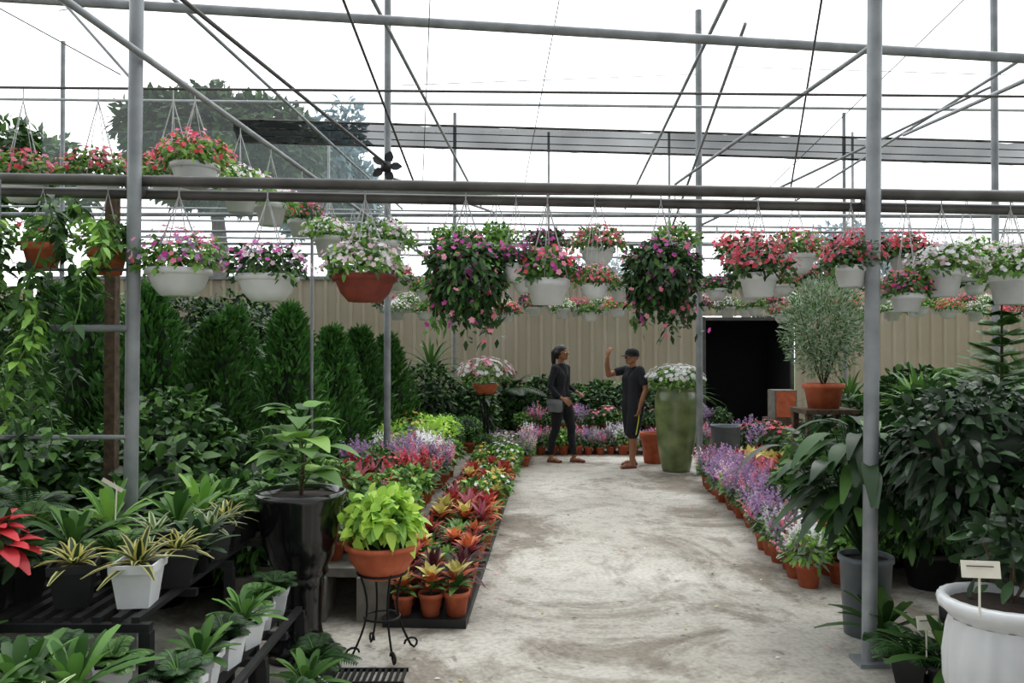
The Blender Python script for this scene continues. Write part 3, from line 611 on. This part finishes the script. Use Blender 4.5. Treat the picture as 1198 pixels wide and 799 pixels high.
for x, y, me in ((-.88, 3.45, NW), (-.9, 3.2, FB), (-.88, 2.95, FW), (-.9, 3.7, FB)): pl(me, 'potted_fern', x, y, 0, 1.0)
for i in range(8): pl([FE2, FB, NS3][i % 3], 'potted_fern', -2.8+i*.19, 2.98+.05*(i % 2), 0, 1.25)
mb = MB(); pot(mb, .09, .14, 'bpot'); blob(mb, 60, (0, 0, .2), (.12, .12, .07), .1, .05, 'dk', -.3, .5, 'oval', 3, False)
rosette(mb, 26, (0, 0, .27), .13, .055, -15, 50, .3, 'poin', 'oval', 4, r0=.03); rosette(mb, 20, (.05, -.02, .22), .12, .055, -25, 30, .3, 'poin', 'oval', 4, r0=.04)
mb.obj('poinsettia', (-1.93, 2.95, .6), 0, 1.1)

mb = MB()
tube(mb, [(-2.28, 3.98, 1.66), (-1.9, 3.98, 1.66)], .02, 'steel'); tube(mb, [(-3.2, 3.98, 1.12), (-1.9, 3.98, 1.12)], .013, 'steel'); tube(mb, [(-3.2, 3.98, 1.95), (-1.9, 3.98, 1.95)], .008, 'steeld')
for x in (-2.9, -2.55): tube(mb, [(x, 3.98, 0), (x, 3.98, 2.4)], .012, 'steel')
mb.obj('steel_trellis')
mb = MB()
for i in range(26):
    x = -3.15+i*.045+rng.normal(0, .03); y = 3.88+rng.normal(0, .1); z0 = rng.uniform(1.75, 2.3); Ln = rng.uniform(.4, 1.05); n = 75
    t = np.linspace(0, 1, 14); C = np.stack([x+.08*np.sin(t*5+i), y+.05*np.cos(t*6+i), z0-Ln*t], -1); tube(mb, C, .004, 'md', 4)
    q = rng.uniform(0, 1, n); P = np.stack([x+.08*np.sin(q*5+i), y+.05*np.cos(q*6+i), z0-Ln*q], -1); o = sph(n); o[:, 2] *= .3
    leaves(mb, P+o*.04, o-Z3*.35+rng.normal(0, .2, o.shape), o+Z3, rng.uniform(.035, .075, n), rng.uniform(.028, .045, n), .3, ['md', 'dk', 'md', 'dk', 'lt'][i % 5], 3, 'heart', .15)
mb.obj('climbing_vine')

mb = MB(); lathe(mb, [(0, 0), (.13, 0), (.16, .17), (.18, .18), (.18, .22), (.16, .22), (.155, .2)], 'terra', 28); lathe(mb, [(.156, .2), (0, .2)], 'soil')
for i in range(12): a_ = i*.7; tube(mb, [(0, 0, .18), (.12*math.cos(a_), .12*math.sin(a_), .5), (.25*math.cos(a_), .25*math.sin(a_), .85)], [.008, .006, .003], 'bark', 5)
blob(mb, 4600, (0, 0, .72), (.37, .37, .46), .055, .014, ['sil', 'md', 'sil'], -1, .25, 'lance', 2, True, .1, .4)
mb.obj('potted_olive_bush', (2.75, 7.1, 1.04))
mb = MB()
box(mb, (2.75, 7.1, 1.02), (.46, .42, .04), 'bark')
for dx in (-.19, .19):
    for dy in (-.17, .17): box(mb, (2.75+dx, 7.1+dy, .5), (.05, .05, 1.0), 'bark')
box(mb, (2.75, 7.1, .4), (.4, .36, .03), 'bark'); mb.obj('wooden_plant_stand')
mb = MB(); lathe(mb, [(0, 0), (.115, 0), (.135, .4), (.145, .4), (.145, .43), (.13, .43), (.13, .4)], 'gpot', 28); lathe(mb, [(.13, .4), (0, .4)], 'soil')
for i in range(150):
    a_ = i*2.4; e = rng.uniform(.9, 1.5); d = np.array([math.cos(a_)*math.cos(e), math.sin(a_)*math.cos(e), math.sin(e)]); Ls = rng.uniform(.25, .74)
    p1 = np.array([0, 0, .42])+d*Ls
    tube(mb, [(0, 0, .4), np.array([0, 0, .42])+d*Ls*.5, p1], .004, 'dk', 4, False)
    leaves(mb, [p1], [np.array([math.cos(a_), math.sin(a_), rng.uniform(.1, .9)])], [Z3], rng.uniform(.22, .38), rng.uniform(.07, .105), .75, ['vdk', 'dk', 'dk', 'md'][i % 4], 6, 'oval', .25)
mb.obj('peace_lily_in_bucket', (1.94, 4.42, 0))
def bigbush(name, x, y, z, R, n, potm, pr, ph, trunk):
    mb = MB(); pot(mb, pr, ph, potm, 28, taper=.8); tube(mb, [(0, 0, ph*.8), (.03, 0, trunk)], [.045, .03], 'bark', 10)
    for i in range(14):
        a_ = i*2.4; tube(mb, [(.02, 0, trunk*.8), (R[0]*.5*math.cos(a_), R[1]*.5*math.sin(a_), z+.1*math.sin(i)), (R[0]*.9*math.cos(a_), R[1]*.9*math.sin(a_), z+R[2]*.6*math.sin(i*1.7))], [.014, .01, .004], 'bark', 5)
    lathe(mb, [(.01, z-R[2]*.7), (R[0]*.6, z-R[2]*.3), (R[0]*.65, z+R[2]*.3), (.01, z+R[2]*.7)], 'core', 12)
    for j in range(9):
        o = sph(1, -.7)[0]; blob(mb, n//9, np.array([0, 0, z])+o*np.array(R)*.45, np.array(R)*.62, .085, .04, ['vdk', 'vdk', 'dk'], -1, .6, 'oval', 4, False, .45, -.1, .25)
    mb.obj(name, (x, y, 0))
bigbush('coffee_bush', 2.24, 3.85, 1.02, (.42, .36, .38), 2700, 'bpot', .17, .3, .75)
bigbush('coffee_bush', 2.62, 3.4, 1.0, (.4, .36, .43), 2300, 'bpot', .17, .3, .75)
mb = MB()
lathe(mb, [(0, 0), (.14, 0), (.145, .03), (.10, .06), (.09, .09), (.12, .13)], 'upot', 60)
lathe(mb, [(.12, .13), (.175, .2), (.205, .32), (.208, .42), (.195, .52), (.185, .56)], 'upot', 96, ribs=16, amp=.03)
lathe(mb, [(.185, .56), (.20, .58), (.225, .60), (.23, .622), (.225, .64), (.2, .645), (.19, .62), (.185, .6)], 'upot', 96, ribs=24, amp=.01); lathe(mb, [(.19, .61), (0, .62)], 'soil')
blob(mb, 240, (0.1, .06, .80), (.2, .18, .2), .09, .04, ['vdk', 'dk'], -.6, .2, 'oval', 4, False)
for i in range(6): a_ = i*1.05; tube(mb, [(0.05, 0.03, .6), (.06+.12*math.cos(a_), .03+.12*math.sin(a_), .85)], .005, 'bark', 4)
mb.obj('white_ribbed_urn', (1.84, 3.02, 0), 0, .97)
def label(name, x, y, z, w, h, zb, tilt=.1):
    mb = MB(); tube(mb, [(x, y, zb), (x, y, z)], .004, 'tag'); box(mb, (x, y-.008, z), (w, .004, h), 'tag', rz=tilt, rx=-.2)
    for k in range(2): box(mb, (x-.005, y-.013+.004*k, z+.012-.02*k), (w*.7, .002, .004), 'ink', rz=tilt, rx=-.2)
    mb.obj(name)
label('plant_label', 1.67, 2.88, .77, .13, .06, .6, -.15)
label('plant_label', 1.86, 3.62, .33, .1, .06, .1)
mb = MB(); mb.add([(-.06, 0, .16), (.02, .01, .11), (.03, .01, .125), (-.05, 0, .175)], [[0, 1, 2, 3]], 'tag'); tube(mb, [(0, 0, 0), (0.005, 0, .13)], .003, 'tag'); mb.obj('plant_tag', (-1.64, 3.33, .85))
pl(NS2, 'potted_fern', 1.9, 4.12, 0, 1.0); pl(S4, 'potted_shrub', 2.35, 3.3, 0, .6); pl(NS3, 'potted_fern', 1.6, 2.4, 0, 1.2); pl(FE2, 'potted_fern', 1.85, 3.72, 0, 1.1); pl(NS2, 'potted_fern', 1.95, 3.6, 0, 1.2)
mb = MB()
lathe(mb, [(0, 0), (.17, 0), (.185, .04), (.235, .35), (.265, .7), (.27, .9), (.25, 1.0), (.225, 1.04), (.245, 1.07), (.22, 1.07), (.2, 1.02)], 'vase', 40, ribs=40, amp=.006); lathe(mb, [(.205, 1.02), (0, 1.03)], 'soil')
blob(mb, 500, (0, 0, 1.16), (.34, .34, .16), .08, .035, ['md', 'lt'], -.5, .3); o = sph(150, -.1); flowers(mb, np.array([0, 0, 1.2])+o*np.array([.37, .37, .17])*rng.uniform(.8, 1.1, (150, 1)), o+Z3*.4, .034, 'fwht')
mb.obj('tall_green_vase_planter', (2.11, 10.35, 0))
mb = MB(); lathe(mb, [(0, 0), (.17, 0), (.185, .56), (.195, .56), (.195, .59), (.18, .59), (.175, .56)], 'gpot', 28); lathe(mb, [(.177, .56), (0, .57)], 'soil')
mb.obj('grey_cylinder_planter', (2.75, 10.35, 0))
mb = MB(); pot(mb, .19, .42, 'terra', 28); mb.obj('terracotta_pot', (1.96, 11.1, 0))
mb = MB(); lathe(mb, [(0, .95), (.1, .95), (.17, 1.06), (.18, 1.1), (.165, 1.1)], 'terra', 24); lathe(mb, [(.17, 1.09), (0, 1.1)], 'soil')
for i in range(3): a_ = i*2.1+.4; h = np.array([math.cos(a_), math.sin(a_), 0]); tube(mb, [h*.12+Z3*.97, h*.03+Z3*.6, h*.05+Z3*.3, h*.2+Z3*.0], .012, 'iron', 6)
tube(mb, np.stack([.1*np.cos(th), .1*np.sin(th), 0*th+.95], -1), .01, 'iron')
blob(mb, 500, (0, 0, 1.2), (.34, .34, .2), .07, .03, ['md', 'lt'], -.4, .3)
for m_, nn in (('fwht', 70), ('fpink', 45), ('fplp', 35)): o = sph(nn, -.1); flowers(mb, np.array([0, 0, 1.24])+o*np.array([.38, .38, .22])*rng.uniform(.8, 1.1, (nn, 1)), o+Z3*.4, .034, m_)
mb.obj('flower_bowl_on_stand', (-.36, 10.9, 0))
mb = MB(); box(mb, (0, 0, .7), (.35, .35, .45), 'block'); box(mb, (0, 0, .24), (.5, .45, .48), 'bark'); box(mb, (0, -.18, .7), (.3, .02, .4), 'terra'); mb.obj('stacked_crates', (4.3, 12.8, 0))

# ------------------------------------------------------------------ people
def capsule(p0, r0, p1, r1, n=16):
    p0 = np.array(p0, float); p1 = np.array(p1, float); ax = p1-p0; Ln = max(np.linalg.norm(ax), 1e-5); ax /= Ln
    ref = np.array([1., 0, 0]) if abs(ax[0]) < .8 else np.array([0, 1., 0]); x = nrm(np.cross(ax, ref)); y = np.cross(ax, x)
    pr = [(r0*math.cos(t), -r0*math.sin(t)) for t in np.linspace(math.pi/2*.97, 0, 6)]+[(r1*math.cos(t), Ln+r1*math.sin(t)) for t in np.linspace(0, math.pi/2*.97, 6)]
    a_ = np.linspace(0, 2*np.pi, n, endpoint=False)
    V = np.concatenate([p0+ax*z+r*(np.cos(a_)[:, None]*x+np.sin(a_)[:, None]*y) for r, z in pr]); k = len(pr)
    F = [[i*n+j, i*n+(j+1) % n, (i+1)*n+(j+1) % n, (i+1)*n+j] for i in range(k-1) for j in range(n)]
    return V, F, n
def hand(pr, w, d, nn, side, curl):
    w = np.array(w, float); d = nrm(d); nn = nrm(np.array(nn)-d*np.dot(nn, d)); s = np.cross(d, nn)*side
    for o in (-.026, -.009, .009, .026): pr.append((w, .018, w+d*.08+s*o, .0125, 'skin'))
    for o, Ls in zip((-.032, -.011, .011, .032), (.058, .072, .08, .07)):
        p = w+d*.085+s*o; dd = d.copy()
        for j, f in enumerate((.45, .32, .26)):
            dd = nrm(dd*math.cos(curl)+nn*math.sin(curl)); q = p+dd*Ls*f; pr.append((p, .0088-.0006*j, q, .0082-.0006*j, 'skin')); dd = dd; p = q
            nn2 = nrm(nn-dd*np.dot(nn, dd)); dd = nrm(dd*math.cos(curl*.6)+nn2*math.sin(curl*.6))
    p = w+d*.025+s*.02; q = p+nrm(d*.6+s*.8+nn*.3)*.045; r = q+nrm(d*.9+s*.3+nn*.35)*.035
    pr.append((p, .014, q, .0105, 'skin')); pr.append((q, .0105, r, .0085, 'skin'))
def body(name, prims, tags, parent, voxel=.0055):
    mb = MB()
    for p in prims:
        V, F, n = capsule(*p[:4]); mb.add(V, F, 'skin'); mb.add(V[:n], [list(range(n))[::-1]], 'skin'); mb.add(V[-n:], [list(range(n))], 'skin')
    me = mb.mesh(name+'_raw'); o = bpy.data.objects.new(name, me); COL.objects.link(o)
    w = o.modifiers.new('w', 'WELD'); w.merge_threshold = 1e-5
    r = o.modifiers.new('r', 'REMESH'); r.mode = 'VOXEL'; r.voxel_size = voxel; r.use_smooth_shade = True
    s = o.modifiers.new('s', 'SMOOTH'); s.factor = .5; s.iterations = 4
    dg = bpy.context.evaluated_depsgraph_get(); me2 = bpy.data.meshes.new_from_object(o.evaluated_get(dg)); o.modifiers.clear(); o.data = me2
    me2.materials.clear(); tl = list(tags)
    for t in tl: me2.materials.append(M[tags[t]])
    n = len(me2.polygons); C = np.empty(n*3); me2.polygons.foreach_get('center', C); C = C.reshape(-1, 3)
    best = np.full(n, 1e9); idx = np.zeros(n, np.int32)
    for p in prims:
        a_ = np.array(p[0], float); b_ = np.array(p[2], float); ab = b_-a_; t = np.clip((C-a_)@ab/max(ab@ab, 1e-9), 0, 1)
        dd = np.linalg.norm(C-(a_+t[:, None]*ab), axis=1)-(p[1]+t*(p[3]-p[1])); k = dd < best; best[k] = dd[k]; idx[k] = tl.index(p[4])
    me2.polygons.foreach_set('material_index', idx); me2.polygons.foreach_set('use_smooth', np.ones(n, bool)); me2.update()
    o.parent = parent; return o
def head(pr, c):
    c = np.array(c, float); A = lambda *v: c+np.array(v)
    pr += [(A(.0, 0, .0), .078, A(-.025, 0, .012), .082, 'skin'), (A(.03, 0, -.02), .058, A(.055, 0, -.075), .03, 'skin'), (A(.0, .03, -.04), .045, A(.045, .015, -.075), .026, 'skin'), (A(.0, -.03, -.04), .045, A(.045, -.015, -.075), .026, 'skin'),
           (A(.078, 0, .005), .008, A(.097, 0, -.022), .013, 'skin'), (A(.068, -.03, .022), .013, A(.068, .03, .022), .013, 'skin'), (A(-.005, .078, .0), .012, A(-.012, .082, -.02), .009, 'skin'), (A(-.005, -.078, .0), .012, A(-.012, -.082, -.02), .009, 'skin')]
def face(parent, c):
    mb = MB(); c = np.array(c, float)
    def sp(o, r, m_): V, F, n = capsule(c+np.array(o), r, c+np.array(o)+np.array([0, .0001, 0]), r, 12); mb.add(V, F, m_, True)
    for s in (-1, 1):
        sp((.071, s*.03, 0), .012, 'eye'); sp((.0795, s*.03, 0), .0055, 'hair')
        tube(mb, [c+np.array((.076, s*.014, .021)), c+np.array((.08, s*.03, .026)), c+np.array((.068, s*.046, .02))], .004, 'hair', 6)
    for z in (-.05, -.057): tube(mb, [c+np.array((.075, -.022, z)), c+np.array((.086, 0, z+.001)), c+np.array((.075, .022, z))], [.003, .0055, .003], 'lip', 6)
    mb.obj('face', parent=parent)

wo = empty('woman', (.68, 11.2, 0)); wo.rotation_euler = (0, 0, math.radians(-34)); wo.scale = (1.02,)*3
pr = []
WF = {}
for s in (1, -1):
    ax_ = .15 if s > 0 else -.1; ank = (ax_, s*.095, .085); kn = (ax_*.55+.03, s*.09, .46); WF[s] = ax_
    pr += [((0, s*.085, .86), .102, (kn[0]*.6, s*.088, .64), .082, 'pants'), ((kn[0]*.6, s*.088, .64), .082, kn, .058, 'pants'), (kn, .058, ((kn[0]+ank[0])/2-.02, s*.09, .32), .055, 'pants'), (((kn[0]+ank[0])/2-.02, s*.09, .32), .055, (ank[0], ank[1], .13), .04, 'pants'),
           ((ank[0], ank[1], .15), .030, (ank[0], ank[1], .06), .03, 'skin'), ((ank[0]-.03, ank[1], .035), .026, (ank[0]+.09, ank[1], .03), .03, 'skin'), ((ank[0]+.09, ank[1], .03), .03, (ank[0]+.14, ank[1]*1.1, .024), .02, 'skin')]
    pr += [((-.01, s*.06, .9), .105, (0, s*.05, 1.03), .085, 'shirt'), ((-.01, s*.065, .82), .108, (-.01, s*.06, .92), .106, 'shirt'), ((0, s*.05, 1.03), .085, (.0, s*.06, 1.18), .092, 'shirt'), ((0, s*.06, 1.18), .092, (-.01, s*.115, 1.285), .056, 'shirt'), ((.03, s*.05, 1.17), .065, (.035, s*.055, 1.16), .06, 'shirt')]
pr += [((0, 0, 1.27), .06, (0, 0, 1.33), .045, 'shirt'), ((-.005, 0, 1.3), .044, (.005, 0, 1.42), .043, 'skin')]
pr += [((0, -.16, 1.28), .05, (-.04, -.22, 1.04), .04, 'shirt'), ((-.04, -.22, 1.04), .038, (.09, -.19, .9), .028, 'shirt'), ((.09, -.19, .9), .024, (.125, -.175, .875), .022, 'skin')]
hand(pr, (.125, -.175, .875), (.8, .3, -.5), (.2, .7, -.6), 1, .4)
pr += [((0, .16, 1.28), .05, (-.02, .21, 1.04), .04, 'shirt'), ((-.02, .21, 1.04), .038, (.16, .13, .96), .028, 'shirt'), ((.16, .13, .96), .024, (.19, .11, .95), .022, 'skin')]
hand(pr, (.19, .11, .95), (.9, -.4, -.1), (0, -.4, -1), 1, .4)
HC = (.02, 0, 1.495); head(pr, HC)
body('body', pr, {'skin': 'skin', 'shirt': 'blk', 'pants': 'blk2'}, wo)
face(wo, HC)
hp = []
c = np.array(HC)
hp += [(c+np.array((-.012, 0, .025)), .084, c+np.array((-.035, 0, .02)), .088, 'h'), (c+np.array((-.03, .03, -.01)), .067, c+np.array((-.045, 0, -.05)), .055, 'h'), (c+np.array((-.03, -.03, -.01)), .067, c+np.array((-.045, 0, -.05)), .055, 'h'),
       (c+np.array((-.10, 0, .03)), .034, c+np.array((-.135, 0, -.0)), .036, 'h'), (c+np.array((-.135, 0, -.0)), .036, c+np.array((-.135, 0, -.12)), .033, 'h'), (c+np.array((-.135, 0, -.12)), .033, c+np.array((-.12, 0, -.24)), .014, 'h')]
body('hair', hp, {'h': 'hair'}, wo, .007)
mb = MB()
for s in (-1, 1):
    x0 = WF[s]; y_ = s*.095
    tube(mb, [(x0-.05, y_, .008), (x0+.05, y_*1.02, .008), (x0+.16, y_*1.05, .008)], [.03, .034, .03], 'shoe', 10); tube(mb, [(x0+.09, y_-.035, .02), (x0+.085, y_, .062), (x0+.09, y_+.035, .02)], .009, 'shoe', 6)
o = mb.obj('sandals', parent=wo)
mb = MB()
lathe(mb, [(0, -.09), (.09, -.09), (.115, -.07), (.12, .03), (.11, .07), (0, .075)], 'bag', 20); V = mb.V[0]; V[:, 1] *= .38
V += np.array((.02, -.19, .78))
box(mb, (.02, -.238, .83), (.2, .012, .07), 'bag'); tube(mb, [(-.0, -.19, .85), (-.1, -.14, 1.1), (-.075, .02, 1.28), (-.0, .1, 1.345), (.085, .03, 1.24), (.115, -.08, 1.08), (.11, -.15, .95), (.07, -.19, .85)], .005, 'bpot', 6)
mb.obj('shoulder_bag', parent=wo)

ma = empty('man', (1.62, 10.75, 0)); ma.rotation_euler = (0, 0, math.radians(203)); ma.scale = (.985,)*3
pr = []
for s in (1, -1):
    fx = .1 if s > 0 else -.07
    hipz = .86; kn = (fx*.6+.02, s*.11, .46); an = (fx, s*.125, .085)
    pr += [((0, s*.09, hipz), .115, (kn[0]*.6, s*.105, .65), .105, 'short'), ((kn[0]*.6, s*.105, .65), .105, (kn[0], kn[1], .47), .09, 'short'), ((kn[0], kn[1], .47), .056, (kn[0]-.01, kn[1], .40), .05, 'skin'),
           ((kn[0], kn[1], .42), .05, (fx-.02, s*.12, .3), .054, 'skin'), ((fx-.02, s*.12, .3), .054, (fx, s*.125, .1), .032, 'skin'), ((an[0], an[1], .09), .032, (an[0]-.02, an[1], .04), .034, 'skin'), ((an[0]-.02, an[1], .036), .03, (an[0]+.1, s*.13, .034), .034, 'skin'), ((an[0]+.1, s*.13, .03), .032, (an[0]+.15, s*.135, .024), .022, 'skin')]
    pr += [((0, s*.075, .84), .115, (0, s*.075, 1.0), .108, 'shirt'), ((0, s*.075, 1.0), .108, (.005, s*.08, 1.18), .11, 'shirt'), ((.005, s*.08, 1.18), .11, (-.005, s*.135, 1.3), .062, 'shirt')]
pr += [((0, 0, 1.28), .07, (0, 0, 1.345), .052, 'shirt'), ((0, 0, 1.32), .05, (.01, 0, 1.42), .05, 'skin')]
pr += [((0, -.17, 1.31), .062, (.12, -.21, 1.28), .06, 'shirt'), ((.11, -.21, 1.28), .042, (.25, -.23, 1.24), .038, 'skin'), ((.25, -.23, 1.24), .038, (.29, -.2, 1.37), .036, 'skin'), ((.29, -.2, 1.37), .036, (.30, -.17, 1.48), .024, 'skin')]
hand(pr, (.30, -.17, 1.48), (-.15, .1, 1), (-1, -.3, 0), 1, .35)
pr += [((0, .17, 1.31), .062, (-.03, .22, 1.15), .06, 'shirt'), ((-.03, .22, 1.17), .042, (-.05, .24, 1.05), .038, 'skin'), ((-.05, .24, 1.05), .038, (.0, .23, .92), .034, 'skin'), ((.0, .23, .92), .034, (.03, .22, .82), .024, 'skin')]
hand(pr, (.03, .22, .82), (.2, -.05, -1), (.4, -.9, 0), 1, .35)
HC = (.025, 0, 1.49); head(pr, HC)
body('body', pr, {'skin': 'skin', 'shirt': 'blk', 'short': 'blk2'}, ma); face(ma, HC)
mb = MB(); c = np.array(HC)
lathe(mb, [(.095, .015), (.098, .035), (.09, .075), (.06, .105), (.0, .115)], 'blk2', 24, tuple(c+np.array((-.012, 0, 0)))); lathe(mb, [(.09, .0), (.094, .02)], 'hair', 24, tuple(c+np.array((-.02, 0, 0))))
V = []; na = 13
for i in range(na):
    t = -1.1+2.2*i/(na-1); V += [c+np.array((-.012+.095*math.cos(t), .095*math.sin(t), .022)), c+np.array((.0+(.095+.075*math.cos(t*1.2))*math.cos(t), .1*math.sin(t), .018-.018*math.cos(t)))]
V = np.array(V); mb.add(V, [[2*i, 2*i+1, 2*i+3, 2*i+2] for i in range(na-1)], 'blk2', True); mb.add(V+np.array((0, 0, .006)), [[2*i, 2*i+1, 2*i+3, 2*i+2] for i in range(na-1)], 'blk2', True)
mb.obj('baseball_cap', parent=ma)
mb = MB()
tube(mb, [(0.03, .2, .8), (.045, .208, .65), (.08, .196, .45)], .009, 'stripe', 6)
for s in (1, -1):
    fx = .1 if s > 0 else -.07; y_ = s*.128; tube(mb, [(fx-.06, y_, .008), (fx+.05, y_, .008), (fx+.16, y_*1.04, .008)], [.032, .038, .034], 'shoe', 10); tube(mb, [(fx+.09, y_-.038, .02), (fx+.085, y_, .068), (fx+.09, y_+.038, .02)], .009, 'shoe', 6)
mb.obj('sandals_and_stripe', parent=ma)

# ------------------------------------------------------------------ light and camera
w = bpy.data.worlds.new('World'); scene.world = w; w.use_nodes = True; nt = w.node_tree; N = nt.nodes; L = nt.links
bg = N['Background']; tc = N.new('ShaderNodeTexCoord'); sx = N.new('ShaderNodeSeparateXYZ'); L.new(tc.outputs['Generated'], sx.inputs[0])
mr = N.new('ShaderNodeMapRange'); mr.inputs['From Min'].default_value = -.7; mr.inputs['From Max'].default_value = .25; mr.inputs['To Min'].default_value = .6; mr.inputs['To Max'].default_value = 2.3
L.new(sx.outputs['Y'], mr.inputs['Value']); L.new(mr.outputs[0], bg.inputs['Strength']); bg.inputs['Color'].default_value = (.94, .98, 1, 1)
sun = bpy.data.lights.new('sun', 'SUN'); sun.energy = 1.6; sun.angle = math.radians(35); sun.color = (1, .98, .94); so = bpy.data.objects.new('sun', sun); COL.objects.link(so)
so.rotation_euler = (math.radians(-25), math.radians(12), 0)
cam = bpy.data.cameras.new('camera'); co = bpy.data.objects.new('camera', cam); COL.objects.link(co); scene.camera = co
cam.sensor_width = 36; cam.lens = 940/1198*36; co.location = (0, 0, 1.55); co.rotation_euler = (math.radians(90+.64), 0, 0); cam.clip_end = 300
scene.view_settings.view_transform = 'Standard'
